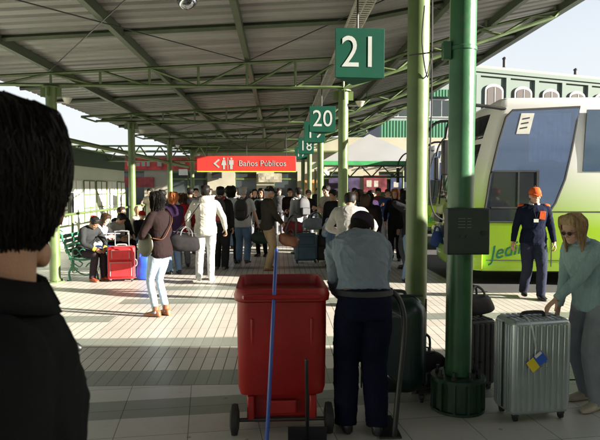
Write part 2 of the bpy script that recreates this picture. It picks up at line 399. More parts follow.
lb = ['thick light green column with a looped cable, behind the bending man', 'slim light green column directly under the number 21 sign', 'light green column rising beside the number 20 sign', 'light green column just right of the number 18 sign', 'thin far green column below the number 17 sign']
for k in range(0, 5):
    column((RX, Y0+SP*k, 0), 3.47 if k else 3.47, .092, GREEN, lb[k], gr2, horn=(k > 0), side=1 if k % 2 else -1)
# looped cable on the first column
cab = MB().tube([V(RX+.105,Y0-.02,3.4),V(RX+.11,Y0-.02,2.9),V(RX+.055,Y0-.1,2.62),V(RX+.0,Y0-.12,2.9),V(RX+.02,Y0-.11,3.2)], .006, n=6, sub=6).tube([V(RX+.1,Y0-.04,3.4),V(RX+.105,Y0-.04,2.4),V(RX+.09,Y0-.06,1.75),V(RX+.13,Y0-.05,1.5),V(RX+.24,Y0-.04,1.42),V(RX+.3,Y0-.03,1.43)], .007, n=6, sub=6)
tag(cab.build('hanging_cable', RUBBER, None, smooth=True), 'thin dark cable looping down the thick light green column', 'cable')
# foreground column on its ribbed round base
NC = V(1.385, 4.38, 0)
t = thing('steel_column', 'glossy mid green foreground column with a control box, on a round ribbed base', 'column', tuple(NC))
MB().cyl((0,0,.27),(0,0,4.3), .098, n=40).build('shaft', GREEN2, t, smooth=True)
MB().lathe([(.099,2.72),(.104,2.725),(.104,2.75),(.099,2.755)], n=36).build('collar', GREEN2, t, smooth=True)
mb = MB().lathe([(.205,0.001),(.205,.02),(.18,.022),(.18,.235),(.205,.237),(.205,.262),(.10,.266)], n=36)
for i in range(12):
    q = math.pi/6*i+.1; mb.box((math.cos(q)*.19, math.sin(q)*.19, .13), (.03,.014,.215), rz=q)
pb = mb.build('pedestal', DGREEN, t)
mb = MB()
for i in range(8):
    q = math.pi/4*i+.3; mb.cyl((math.cos(q)*.155, math.sin(q)*.155, .262), (math.cos(q)*.155, math.sin(q)*.155, .32), .014, n=8).cyl((math.cos(q)*.155, math.sin(q)*.155, .264), (math.cos(q)*.155, math.sin(q)*.155, .285), .022, n=6)
mb.build('bolt', DARKM, t)
# electrical box and junction box
m_box = mat('box_paint', (.018,.03,.023), rough=.5, var=.2, dirt=.3)
a, b = at(446,208,4.24), at(487,254,4.24)
t = thing('control_box', 'square dark grey green control box fixed on the foreground column', 'electrical box', ((a.x+b.x)/2, 4.24, (a.z+b.z)/2))
w, h = b.x-a.x, a.z-b.z
MB().box((0,.0,0), (w, .10, h)).build('housing', m_box, t, bevel=.006)
MB().box((0,-.053,0), (w-.02, .008, h-.02)).build('door', m_box, t, bevel=.003)
mb = MB()
for x in (-.055, -.01): mb.cyl((x,-.056,-.035), (x,-.068,-.035), .012, n=12)
mb.build('button', DARKM, t); 
MB().cyl((w*.33,-.056,-.01), (w*.33,-.066,-.01), .017, n=14).build('lock', BLACK, t)
mb = MB()
for i in range(4): mb.box((-.055+.0*i,-.0585,.03+.022*i), (.05,.003,.005))
for i in range(4): mb.box((-.0,-.0585,.03+.022*i), (.03,.003,.005))
mb.build('nameplate', mat('plate_grey', (.13,.15,.13), rough=.5), t)
a = at(452,49,4.3)
t = thing('junction_box', 'small green junction box clamped high on the foreground column', 'junction box', (1.385-.13, 4.36, 2.72))
MB().box((0,0,0), (.06,.06,.13)).build('housing', GREEN2, t, bevel=.004); MB().tube([(-.03,0,0),(-.22,.25,.02)], .006, n=6).build('conduit', DARKM, t)

# ---- bay number signs: triangular green boxes
m_sign = mat('sign_green', (.004,.045,.027), rough=.6, var=.08, scale=2, spec=.12); m_num = mat('number_white', (.29,.31,.29), rough=.5, var=.05)
SG = 'hanging triangular bay number signs'
def bay(num, x, y, z, rz, label):
    t = thing('bay_number_sign', label, 'sign', (x, y, z), rz, SG); s_ = .57; h = .56; ap = s_*math.sqrt(3)/2
    tri = [(-s_/2,0),(s_/2,0),(0,ap)]
    MB().prism(tri, -h/2, h/2, 'z').build('sign_box', m_sign, t, bevel=.006)
    lettering('number', num, .50, m_num, t, face_M((0,-.006,-.005), (0,-1,0)), ext=.0008, sx=.9)
    lettering('number', num, .50, m_num, t, face_M((s_/4+.0052,ap/2+.003,-.005), (math.cos(R(30)),math.sin(R(30)),0)), ext=.0008, sx=.9)
    lettering('number', num, .50, m_num, t, face_M((-s_/4-.0052,ap/2+.003,-.005), (-math.cos(R(30)),math.sin(R(30)),0)), ext=.0008, sx=.9)
    MB().cyl((0,ap/3,h/2),(0,ap/3,roofz(x)-z-.02), .012, n=8).build('hanging_rod', DARKM, t)
for num, px, py, y, lab in (('21',360,53,6.7,'green hanging sign with the number 21, largest and nearest'), ('20',322.5,119,12.7,'green hanging sign with the number 20 beside a column'), ('19',314.5,132,15.7,'green hanging sign with the number 19, half hidden behind the 20'), ('18',306,146,21.0,'small green hanging sign with the number 18'), ('17',301,153,26.2,'farthest green sign with the number 17, mostly covered')):
    p = at(px, py, y); bay(num, p.x, y, p.z, R(2), lab)

# ---- dome camera
t = thing('dome_camera', 'shiny dome security camera hanging from the roof at the top edge', 'camera', tuple(at(187,-1,6.9)))
MB().lathe([(.06,.16),(.125,.14),(.135,.02),(.13,.0)], n=28).build('housing', WHITE, t, smooth=True)
MB().lathe([(.118,0),(.115,-.04),(.09,-.085),(.05,-.112),(.004,-.12)], n=28).build('dome', mat('dome_chrome', (.35,.36,.4), rough=.08, metal=.9, var=.3, scale=20), t, smooth=True)
MB().cyl((0,0,.15),(0,0,.4), .02).build('hanging_rod', DARKM, t)

# ---- left wall of pale panels
LW = thing('panel_wall', 'pale green panelled boundary wall with dark ribbed fascia left of the platform', 'wall', (-6.5, 0, 0))
m_pan = mat('pale_panel', (.46,.52,.40), rough=.35, var=.06, scale=1.5); m_win = mat('frosted_panel', (.68,.71,.67), rough=.2, var=.05)
mb = MB().bb((-.06,-6,0),(0,25,2.42)); mb.build('wall_panel', m_pan, LW)
mb = MB()
for i in range(12): mb.bb((0,6,2.43+i*.043),(.045,25,2.43+i*.043+.03))
mb.bb((-.05,-6,2.42),(.012,25,2.95)); mb.build('fascia', mat('fascia_green', (.05,.085,.05), rough=.6), LW)
MB().bb((-.1,-6,2.95),(.1,25.1,3.0)).build('coping', GREEN, LW)
for i in range(14):
    y = 6.3+i*1.35
    f = MB(); 
    for yy in (y, y+1.2): f.bb((.002,yy-.02,.55),(.03,yy+.02,1.95))
    for zz in (.55,1.02,1.48,1.95): f.bb((.002,y+.021,zz-.02),(.03,y+1.179,zz+.02))
    f.bb((.002,y+.58,.571),(.028,y+.62,1.0)); f.bb((.002,y+.58,1.041),(.028,y+.62,1.46)); f.bb((.002,y+.58,1.501),(.028,y+.62,1.93))
    w_ = f.build('window', GREEN if i % 3 else m_pan, LW)
    MB().bb((.001,y+.02,.57),(.008,y+1.18,1.93)).build('pane', m_win, w_)
for y in (15.6, 18.4): MB().bb((.031,y,.9),(.05,y+.3,1.55)).build('notice_board', DARKM, LW)
# handrail between the left columns
hr = thing('handrail', 'light green tubular handrail running behind the benches', 'railing', (LX-.14, 0, 0))
mb = MB()
for z in (1.17, .75): mb.tube([(0,7.0,z),(0,22.0,z)], .028, n=10)
mb.build('rail', GREEN, hr, smooth=True)
for y in (8,12.0,14.5,18.5,21): MB().cyl((0,y,0),(0,y,1.17), .025).build('post', GREEN, hr, smooth=True)

# ---- lattice girders (edges of the cross canopy)
def lattice(name, x0, x1, y, z0, z1, m, label, n=12):
    mb = MB(); mb.tube([(x0,y,z0),(x1,y,z0)], .035, n=4).tube([(x0,y,z1),(x1,y,z1)], .035, n=4)
    for i in range(n):
        a = x0+(x1-x0)*i/n; b = x0+(x1-x0)*(i+1)/n
        mb.tube([(a,y,z0 if i%2 else z1),(b,y,z1 if i%2 else z0)], .026, n=4)
    tag(mb.build(name, m), label, 'girder')
lattice('lattice_girder', -8.2, -2.2, 22.3, 2.72, 3.28, GREEN, 'green zigzag lattice girder left of the red banner', 16)
lattice('lattice_girder', 1.6, 9.5, 23.6, 2.15, 2.6, BEAMG, 'green lattice girder under the white pyramid roof', 18)
MB_ = MB().bb((-8.2,19.0,2.42),(-8.0,28,2.5)); 
# slanted green rail of the cross canopy, left
tag(MB().tube([V(-5.9,16.5,3.05),V(-3.6,23.5,2.55)], .07, n=6).build('canopy_edge_beam', GREEN), 'slanting green edge beam beside the pale panelled wall', 'beam')

# ---- red banner
BY = 20.0; a, b = at(197,156,BY), at(296,170,BY); a2 = at(197,171,BY)
bn = thing('hanging_banner', 'long red banner Baños Públicos with arrow and restroom figures', 'banner', (0, BY, 0))
m_red = mat('banner_red', (.48,.025,.018), rough=.5, var=.08, scale=1.5); m_y = mat('banner_yellow', (.75,.6,.05), rough=.5)
zt, zb = a.z, a2.z
MB().bb((a.x,-.03,zb),(b.x,.03,zt)).build('board', m_red, bn, bevel=.008)
MB().bb((a.x,-.034,zb-.03),(b.x,.034,zb-.002)).build('edging', m_y, bn)
zc = (zt+zb)/2; hh = zt-zb; L = b.x-a.x
lettering('lettering', 'Baños Públicos', .27, m_num, bn, face_M((a.x+L*.66,-.036,zc-.0), (0,-1,0)), ext=.004)
def icon(x, skirt):
    mb = MB(); s_ = hh*.9
    mb.prism([(x+.075*s_*math.cos(q),zc+.36*s_+.085*s_*math.sin(q)) for q in [2*math.pi*j/12 for j in range(12)]], -.038, -.031)
    if skirt: pts = [(-.1,.25),(.1,.25),(.19,-.12),(.07,-.12),(.07,-.42),(-.07,-.42),(-.07,-.12),(-.19,-.12)]
    else: pts = [(-.16,.25),(.16,.25),(.16,-.08),(.1,-.08),(.09,-.42),(-.09,-.42),(-.1,-.08),(-.16,-.08)]
    mb.prism([(x+u*s_, zc+v*s_) for u, v in pts], -.038, -.031); mb.build('symbol', m_num, bn)
icon(a.x+L*.27, True); icon(a.x+L*.345, False)
MB().bb((a.x+L*.307,-.037,zc-.2),(a.x+L*.311,-.031,zc+.2)).build('symbol', m_num, bn)
s_ = .15; x = a.x+L*.2
MB().prism([(x+.05,zc+s_),(x+.1,zc+s_-.03),(x-.04,zc),(x+.1,zc-s_+.03),(x+.05,zc-s_),(x-.12,zc)], -.038, -.031).build('symbol', m_num, bn)
for k in (.1,.5,.9): MB().cyl((a.x+L*k,0,zt),(a.x+L*k,0,3.5), .012, n=6).build('hanging_rod', DARKM, bn)

# ---- terminal building at the far end
TB = thing('terminal_building', 'beige terminal building with shop fronts closing the far end of the platform', 'building', (0, 30, 0))
m_bei = mat('beige_render', (.34,.32,.24), rough=.8, var=.08, scale=1.5, bump=.1, dirt=.2); m_dk = glass_mat('dark_glass', (.03,.04,.04))
segs = [(-14,-8.4),(-6.8,-5.6),(-3.6,-2.2),(-1.1,-.2),(1.0,1.9),(3.6,5.2),(8.6,14)]
mb = MB()
for x0, x1 in segs: mb.bb((x0,0,0),(x1,.3,2.55))
mb.bb((-14,.002,2.55),(-4.3,.3,3.35)).bb((-4.299,.002,2.55),(14,.3,4.3)); mb.build('wall', m_bei, TB)
MB().bb((-14,.9,0),(14,1.0,3.3)).build('back_wall', mat('interior_dim', (.16,.15,.12), rough=.9, var=.3, scale=2), TB)
for x0, x1 in zip([s[1] for s in segs[:-1]], [s[0] for s in segs[1:]]):
    f = MB(); n = max(1, round((x1-x0)/.9)); 
    for i in range(n+1): x = x0+(x1-x0)*i/n; f.bb((x-.03,.1,0),(x+.03,.2,2.5))
    f.bb((x0,.1,2.12),(x1,.2,2.2)); f.bb((x0,.1,2.46),(x1,.2,2.55)); o = f.build('shopfront', GREEN, TB)
    MB().bb((x0,.14,.02),(x1,.155,2.46)).build('pane', m_dk, o)
for x0, x1, z0, z1, c, nm in ((-8.2,-3.9,2.62,3.22,(.55,.04,.03),'red'),(-7.9,-6.3,1.75,2.25,(.3,.03,.03),'red2'),(-1.0,.2,2.0,2.45,(.3,.28,.2),'cream'),(2.6,4.2,1.55,2.3,(.05,.035,.08),'purple'),(4.4,5.6,1.5,2.35,(.16,.03,.04),'pink'),(5.8,7.4,1.5,2.3,(.03,.04,.10),'blue'),(1.2,2.1,1.5,2.1,(.6,.3,.1),'orange')):
    bo = MB().bb((x0,-.12,z0),(x1,-.03,z1)).build('sign_board', mat('board_'+nm, c, rough=.45, var=.5, scale=2.5), TB)
    x = x0+.15
    while x < x1-.3 and nm in ('red','cream','pink','blue'):
        w = random.uniform(.1,.3); MB().bb((x,-.126,z0+(z1-z0)*.3),(x+w,-.121,z0+(z1-z0)*random.uniform(.6,.75))).build('panel', mat('sign_cream', (.35,.33,.28), rough=.5), bo); x += w+random.uniform(.04,.4)
for x in (-5.0, 2.2): MB().bb((x,-.3,2.35),(x+.42,-.04,2.65)).build('air_conditioner', WHITE, TB)
MB().bb((-3.35,-.3,2.2),(-2.85,-.05,2.5)).build('television', BLACK, TB)
MB().bb((-14,-.5,3.5),(14,0,3.58)).build('eaves', GREEN, TB)

# ---- white pyramid roof with green gutter
PT = thing('pyramid_roof', 'white pyramid roof with green gutter edge seen below the canopy', 'roof', (0,0,0))
x0, x1, ya, yb, zb = 1.75, 6.3, 24.0, 29.0, 2.78; ap = (4.15, 26.5, 4.15)
mb = MB().add([(x0,ya,zb),(x1,ya,zb),(x1,yb,zb),(x0,yb,zb),ap], [(0,1,4),(1,2,4),(2,3,4),(3,0,4)])
o = mb.build('roof_sheet', mat('white_canvas', (.26,.265,.265), rough=.6, var=.04, scale=.8), PT); sd = o.modifiers.new('s','SOLIDIFY'); sd.thickness=.03
mb = MB(); mb.bb((x0-.1,ya-.1,zb-.14),(x1+.1,ya,zb+.03)).bb((x0-.1,ya+.002,zb-.14),(x0,yb,zb+.03)).bb((x1,ya+.002,zb-.14),(x1+.1,yb,zb+.03)); mb.build('gutter', mat('gutter_green', (.05,.30,.10), rough=.4), PT)
mb = MB()
for i in range(8): mb.bb((x0+.1+i*.6,ya+.05,zb-.24),(x0+.16+i*.6,yb,zb-.16))
mb.build('rafter', WHITE, PT)
for x in (x0+.1, x1-.1):
    for y in (ya+.1, yb-.2): MB().cyl((x,y,0),(x,y,zb-.15), .06, n=12).build('post', GREEN, PT, smooth=True)

# ---- green-white building behind
GB = thing('office_block', 'pale office block with green bands and window strips behind the bus station', 'building', (0,40,0))
m_gw = mat('green_cladding', (.07,.22,.12), rough=.5, var=.1, stretch=(8,1,.3)); m_wr = mat('white_render', (.22,.235,.24), rough=.7, var=.06)
MB().bb((7.2,0,0),(12.0,8,9.0)).build('wall', m_wr, GB)
for z0, z1 in ((4.6,6.3),(7.9,8.4)): 
    mb = MB().bb((7.0,-.35,z0),(12.1,-.02,z1))
    for i in range(24): mb.bb((7.02+i*.21,-.38,z0+.02),(7.1+i*.21,-.352,z1-.02))
    mb.build('cladding', m_gw, GB)
for z0 in (3.2, 6.6):
    for i in range(3):
        x = 7.6+i*1.5; w_ = MB().bb((x-.06,-.08,z0-.06),(x+1.36,-.01,z0+1.16)).build('window', WHITE, GB)
        MB().bb((x,-.1,z0),(x+.6,-.082,z0+1.1)).bb((x+.68,-.1,z0),(x+1.3,-.082,z0+1.1)).build('pane', m_dk, w_)
MB().bb((6.9,-.5,9.0),(12.1,8.1,9.25)).build('parapet', WHITE, GB)

# ---- pale green historic building with arched windows
HB = thing('historic_building', 'pale green old building with white arched windows behind the bus roof', 'building', tuple(at(470,188,54.3).xy)+(0,), R(20.6))
m_hg = mat('pale_green_render', (.10,.13,.112), rough=.85, var=.06, scale=.7, bump=.1, dirt=.12)
HT = 12.2; CZ = 12.5
MB().bb((-6,0,0),(42,14,CZ)).build('wall', m_hg, HB)
MB().bb((-6.2,-.45,CZ),(42.2,14.2,CZ+.35)).bb((-6.1,-.25,CZ-.3),(42.1,-.002,CZ)).build('cornice', m_hg, HB)
m_cr = mat('roof_parapet', (.18,.165,.155), rough=.8, var=.12, scale=.8, dirt=.2)
MB().bb((-6,.6,CZ+.35),(42,13,CZ+.85)).build('parapet', m_cr, HB)
for i in range(12):
    x = -4.6+i*3.55; wv = 1.75
    arc = [(x-wv/2-.22,8.2),(x+wv/2+.22,8.2)]+[(x+(wv/2+.22)*math.cos(q), 10.9+.62*math.sin(q)) for q in [math.pi*j/10 for j in range(11)]]
    fr = MB().prism(arc, -.22, -.01).build('window', mat('white_stucco', (.15,.15,.145), rough=.6), HB)
    arc2 = [(x-wv/2,8.4),(x+wv/2,8.4)]+[(x+wv/2*math.cos(q), 10.85+.42*math.sin(q)) for q in [math.pi*j/10 for j in range(11)]]
    MB().prism(arc2, -.26, -.221).build('pane', mat('shutter_pink', (.05,.042,.04), rough=.6, spec=.1), fr)
    MB().bb((x-.04,-.30,8.4),(x+.04,-.262,11.2)).build('mullion', mat('white_stucco', (.72,.70,.64)), fr)
    MB().bb((x+1.35,-.3,6.8),(x+1.85,-.01,CZ-.3)).build('pilaster', m_hg, HB)
for x, h in ((5.6,1.3),(15.2,.7)):
    o = MB().cyl((x,2,CZ+1.25),(x,2,CZ+1.25+h*.6), .16, n=12).lathe([(.22,CZ+1.25+h*.6),(.22,CZ+1.35+h*.6),(.02,CZ+1.5+h*.6)], n=12, c=(x,2,0)).build('chimney', DARKM, HB)
# ================================================================== BUS
def paint_bus():
    m = bpy.data.materials.new('bus_paint'); m.use_nodes = True; n = m.node_tree.nodes; l = m.node_tree.links; b = n['Principled BSDF']
    tc = n.new('ShaderNodeTexCoord'); sp = n.new('ShaderNodeSeparateXYZ'); l.new(tc.outputs['Object'], sp.inputs[0])
    nz = n.new('ShaderNodeTexNoise'); nz.inputs['Scale'].default_value = .8; l.new(tc.outputs['Object'], nz.inputs['Vector'])
    # printed livery: white above, lime below, with a soft slanting blend
    a = n.new('ShaderNodeMath'); a.operation = 'MULTIPLY_ADD'; a.inputs[1].default_value = .16; l.new(sp.outputs[0], a.inputs[0]); l.new(sp.outputs[2], a.inputs[2])
    mr = n.new('ShaderNodeMapRange'); mr.inputs[1].default_value = 1.30; mr.inputs[2].default_value = 2.35; l.new(a.outputs[0], mr.inputs[0])
    cr = n.new('ShaderNodeValToRGB'); cr.color_ramp.elements[0].color = (.40,.66,.035,1); cr.color_ramp.elements[1].color = (.88,.88,.84,1); l.new(mr.outputs[0], cr.inputs[0])
    l.new(cr.outputs[0], b.inputs['Base Color']); b.inputs['Roughness'].default_value = .3; b.inputs['Coat Weight'].default_value = .4; b.inputs['Coat Roughness'].default_value = .08
    return m
m_bus = paint_bus(); m_bw = mat('bus_white', (.78,.78,.75), rough=.3, var=.03, coat=.4)
m_bg = glass_mat('bus_glass', (.045,.075,.115), rough=.06); m_bg2 = glass_mat('bus_glass_dark', (.015,.018,.02), rough=.06)
BW = 2.5
m_pane = mat('tinted_pane', (.26,.36,.56), rough=.03, var=.02, spec=.8); m_pane.node_tree.nodes['Principled BSDF'].inputs['Transmission Weight'].default_value = .8
def side_x(z):        # how far the nose leans back with height
    return .02+max(0, z-1.2)**1.25*.17
def bus(name, label, loc, rz, L=11.5, H=3.28, low=.26, detail=True):
    t = thing(name, label, 'bus', loc, rz)
    # body: nose profile swept back with height; loft of cross sections (y,z) along x gives a bulging front
    rings = []
    def ring(x0, inset, top):
        pts = []
        zz = [low, .7, 1.2, 1.7, 2.2, 2.7, top-.16, top-.04, top]; ins = [.03, .0, 0, 0, .01, .03, .07, .14, .3]
        for z, i in zip(zz, ins): pts.append((x0(z), i+inset, z))
        for z, i in reversed(list(zip(zz, ins))): pts.append((x0(z), BW-i-inset, z))
        return pts
    rings.append(ring(lambda z: side_x(z)-.30+max(0,z-1)*.05, .55, H-.2))
    rings.append(ring(lambda z: side_x(z)-.20+max(0,z-1)*.03, .22, H-.08))
    rings.append(ring(lambda z: side_x(z)-.06, .04, H-.02))
    rings.append(ring(lambda z: side_x(z)+.04, .0, H)); rings.append(ring(lambda z: L*.5, 0, H)); rings.append(ring(lambda z: L-.1, 0, H)); rings.append(ring(lambda z: L, .1, H-.1))
    MB().loft(rings).build('body', m_bus, t, smooth=35)
    def side_poly(pts, lo, hi, name, m, parent=t, bevel=0):
        return MB().prism(pts, lo, hi, 'y').build(name, m, parent, bevel=bevel)
    # side glass, slightly proud of the flank
    sx = lambda z, o=0: side_x(z)+o
    big = [(sx(1.12,.015),1.12),(sx(1.9,.015),1.90),(sx(2.5,.02),2.5),(sx(2.9,.04),2.90),(sx(3.0,.12),3.02),(1.62,3.07),(1.58,2.85),(1.50,2.35),(1.40,1.85),(1.25,1.45),(1.08,1.18),(.98,1.12)]
    g = side_poly([(x,z) for x, z in big], -.012, .02, 'side_window', mat('coach_interior', (.012,.016,.024), rough=.8, var=.5, scale=3))
    side_poly([(x,z) for x, z in big], -.040, -.036, 'pane', m_pane, g)
    mb = MB(); P = [V(x,-.03,z) for x, z in big]; P.append(P[0]); mb.tube(P, [(.022,.016)]*len(P), n=6, flat=(0,1,0)); mb.build('seal', RUBBER, g)
    drv = [(.10,1.14),(.20,1.98),(.94,1.98),(.94,1.14)]
    d = side_poly(drv, -.050, -.041, 'driver_window', m_bg2)
    mb = MB(); mb.bb((.60,-.058,1.36),(.63,-.051,1.97)).bb((.915,-.06,1.15),(.955,-.051,2.0)).bb((.16,-.058,1.35),(.93,-.051,1.375)).bb((.19,-.058,1.97),(.96,-.051,2.0)).build('window_frame', DARKM, d)
    # pleated pale curtain and dark seat backs behind the big pane
    rg = []
    for k in range(49):
        x = .78+k*.0145; y = -.021-.006*math.sin(k*1.15)-.003*math.sin(k*.47); rg.append([(x,y,2.16-.02*math.sin(k*.2)),(x,y,2.5),(x,y,2.97)])
    MB().loft(rg, closed=False).build('curtain', mat('curtain_blue', (.40,.46,.52), rough=.9, var=.3, scale=4), g, smooth=True)
    MB().prism([(.30,2.02),(.32,2.35),(.42,2.46),(.60,2.48),(.72,2.40),(.76,2.1),(.74,2.02)], -.030, -.0125).build('seat_back', mat('seat_blue', (.02,.03,.055), rough=.8), g, bevel=.006)
    MB().prism([(1.0,2.0),(1.02,2.12),(1.38,2.12),(1.36,2.0)], -.026, -.0125).build('seat_back', mat('seat_blue', (.02,.03,.055)), g)
    # vent decal: small pale parallelogram with three bars
    mb = side_poly([(.56,2.62),(.64,2.97),(.86,2.97),(.78,2.62)], -.046, -.0405, 'sticker', mat('sticker_grey', (.42,.42,.38), rough=.6))
    b2 = MB()
    for i in range(3): b2.prism([(.62+i*.02,2.70+i*.08),(.74+i*.02,2.72+i*.08),(.745+i*.02,2.745+i*.08),(.625+i*.02,2.725+i*.08)], -.0485, -.0465)
    b2.build('sticker_mark', BLACK, mb)
    # passenger windows
    x = 1.72
    while x < L-1.2:
        x1 = min(x+1.55, L-.7)
        g2 = side_poly([(x-.02,1.98),(x+.03,3.03),(x1+.03,3.03),(x1-.02,1.98)], -.012, .02, 'side_window', m_bg)
        MB().bb((x+.5,-.02,2.02),(x+.53,-.0125,3.0)).build('window_frame', RUBBER, g2); x = x1+.07
    # far side: plain glass band
    MB().bb((1.3,BW-.02,1.95),(L-.8,BW+.012,3.0)).build('side_window', m_bg2, t)
    # panel seams and skirt
    mb = MB(); mb.bb((1.15,-.006,1.28),(L-.3,.0,1.30)).bb((1.2,-.006,.34),(1.215,0,1.27)).bb((3.3,-.006,.34),(3.315,0,1.27)).bb((.1,-.006,.44),(L-.3,0,.452)); mb.build('panel_seam', DARKM, t)
    MB().bb((.05,.05,low-.02),(L-.1,BW-.05,low+.05)).build('underbody', BLACK, t)
    # windscreen in two tiers, following the bulging nose
    for z0, z1, nm in ((1.42,2.48,'windscreen'),(2.58,3.0,'upper_windscreen')):
        rg = []
        for z in np.linspace(z0, z1, 6):
            row = []
            for yy, off in ((.16,-.16),(.4,-.27),(.8,-.335),(1.25,-.345),(1.7,-.335),(2.1,-.27),(2.34,-.16)): row.append((side_x(z)+off+max(0,z-1)*.045, yy, z))
            rg.append(row)
        o = MB().loft(rg, closed=False).build(nm, m_bg2, t, smooth=True); sd = o.modifiers.new('s','SOLIDIFY'); sd.thickness = .03
    # lower front: bumper, lamps, wipers, grille
    P = [V(.03,-.02,.45),V(-.2,.12,.45),V(-.36,.6,.45),V(-.40,1.25,.45),V(-.36,1.9,.45),V(-.2,2.38,.45),V(.03,2.52,.45)]
    MB().tube(P, [(.05,.16)]*7, n=10, sub=5, flat=(0,0,1)).build('bumper', m_bus, t, smooth=True)
    for y in (.35, 2.15):
        MB().ell((-.30,y,.86), (.06,.2,.12)).build('headlight', mat('lamp_glass', (.7,.7,.68), rough=.12, spec=.8), t, smooth=True)
    for y in (.75, 1.7): MB().tube([(-.40,y,1.38),(-.34,y+.1,1.8),(-.27,y+.35,2.2)], .012, n=6).build('wiper', BLACK, t)
    MB().bb((-.37,.8,.72),(-.30,1.7,.95)).build('grille', BLACK, t)
    # mirrors on long arms
    for y, s_ in ((.1,-1),(2.4,1)):
        a_ = MB().tube([V(side_x(3)+.1,y,3.05),V(-.25,y+s_*.05,3.12),V(-.55,y+s_*.10,2.85),V(-.62,y+s_*.10,2.55)], .03, n=8, sub=5).build('mirror_arm', BLACK, t, smooth=True)
        MB().box((-.62,y+s_*.10,2.22), (.12,.20,.6)).build('mirror_head', BLACK, a_, bevel=.03, seg=3)
    # wheels
    for x in (2.75, L-2.6):
        for y in (-.03, BW-.25):
            w_ = MB().lathe([(.26,0),(.46,.0),(.50,.04),(.50,.24),(.46,.28),(.26,.28)], n=32, c=(x,y,.5), axis='y').build('wheel', RUBBER, t, smooth=35)
            MB().lathe([(.02,.05),(.12,.03),(.24,.06),(.262,.01),(.262,.27),(.02,.26)], n=24, c=(x,y,.5), axis='y').build('rim', STEEL, w_, smooth=35)
        MB().prism([(x+.62*math.cos(q), .5+.62*math.sin(q)) for q in [math.pi*j/14 for j in range(-1,16)]], -.008, .02).build('wheel_arch', BLACK, t)
    return t
bl = at(481, 205, 9.95)
bus1 = bus('coach', 'white and lime green coach with big side window, parked at bay 21', (bl.x, 9.95, 0), R(-5))
m_let = mat('lettering_green', (.004,.06,.03), rough=.7, spec=.1)
o = lettering('lettering', 'Jedimar', .34, m_let, bus1, face_M((.62,-.006,.66), (0,-1,0)) @ Matrix.Rotation(R(14),4,'Z'), ext=.003, shear=.45, sx=.95)
# unseen vehicle added just outside the right edge to shade the near floor
near = bus('shade_minibus', 'unseen white vehicle added beyond the right edge to shade the floor', (4.35, 1.15, 0), R(-4), L=8, H=2.62)
for c in list(near.children):
    if c.name.split('.')[0] in ('upper_windscreen','side_window','driver_window','sticker','mirror_arm','windscreen'):
        for q in list(c.children_recursive): bpy.data.objects.remove(q)
        bpy.data.objects.remove(c)
g = MB().bb((.9,-.012,1.35),(7.6,.02,2.3)).build('side_window', m_bg, near)
MB().bb((.9,BW-.02,1.35),(7.6,BW+.012,2.3)).build('side_window', m_bg, near)
MB().bb((-.36,.3,1.4),(-.1,2.2,2.3)).build('windscreen', m_bg2, near, bevel=.03)

for k, (x, y) in enumerate(((3.6,-2.3),(3.6,-5.9))):  # unseen coaches added to keep the sun off the near man
    c = copy_tree(bus1); c.location = (x, y, 0); c['label'] = ('unseen lime coach added outside the right edge to shade the near man', 'unseen lime coach added behind the camera to extend the shade')[k]
for k, (x, y) in enumerate(((4.9,15.6),(5.3,21.2))):  # extra coaches added so their shadows darken the far crowd
    c = copy_tree(bus1); c.location = (x, y, 0); c['label'] = ('second lime and white coach, added behind bay 21 to shade the crowd', 'third lime and white coach, added farthest along to shade the crowd')[k]
# ================================================================== OBJECTS
# ---- bench
def bench(x, y, label):
    t = thing('park_bench', label, 'bench', (x, y, 0), 0, 'green cast iron benches along the left columns')
    m = mat('bench_green', (.03,.16,.10), rough=.4, var=.2); L = 1.9
    for yy in (0, L):
        mb = MB()
        f = lambda pts, r=.016, s=6: mb.tube([V(a,yy,b) for a, b in pts], r, n=8, sub=s)
        f([(.02,0),(.0,.15),(.06,.30),(.02,.45),(-.06,.65),(-.14,.86)], .02)      # back leg to back upright
        f([(.52,0),(.50,.16),(.42,.27),(.46,.40)], .02)
        f([(.0,.41),(.25,.385),(.48,.42)], .018)
        f([(-.05,.64),(.12,.70),(.32,.66),(.46,.60),(.50,.53),(.44,.49),(.40,.53)], .018)   # arm scroll
        f([(.46,.40),(.49,.48),(.48,.56)], .014)
        f([(.03,.30),(.20,.14),(.36,.12),(.46,.25),(.38,.33),(.30,.26)], .013)
        f([(.05,.36),(.18,.26),(.24,.32),(.18,.37)], .011)
        for cx, cz, r in ((.12,.53,.06),(.25,.53,.055),(.36,.51,.04),(.10,.20,.05),(-.03,.56,.03)):
            mb.tube([V(cx+r*math.cos(q),yy,cz+r*math.sin(q)) for q in [2*math.pi*j/14 for j in range(14)]], .010, n=6)
        f([(-.14,.86),(-.18,.90),(-.14,.93),(-.10,.90)], .014)
        f([(.52,0),(.57,.0)], .02, 2); f([(.02,0),(-.04,.0)], .02, 2)
        mb.build('leg', m, t, smooth=True)
    for i in range(5): MB().box((.06+i*.09, L/2, .43), (.07, L+.04, .025)).build('seat_slat', m, t, bevel=.006)
    for i in range(4): MB().box((-.035-.028*i, L/2, .54+.09*i), (.025, L+.04, .07)).build('back_slat', m, t, bevel=.006)
    return t
bench(-3.82, 10.75, 'ornate green cast iron bench nearest the camera, under a grey-jacketed person')
bench(-3.82, 13.0, 'green bench behind the first one, hidden by the seated people')

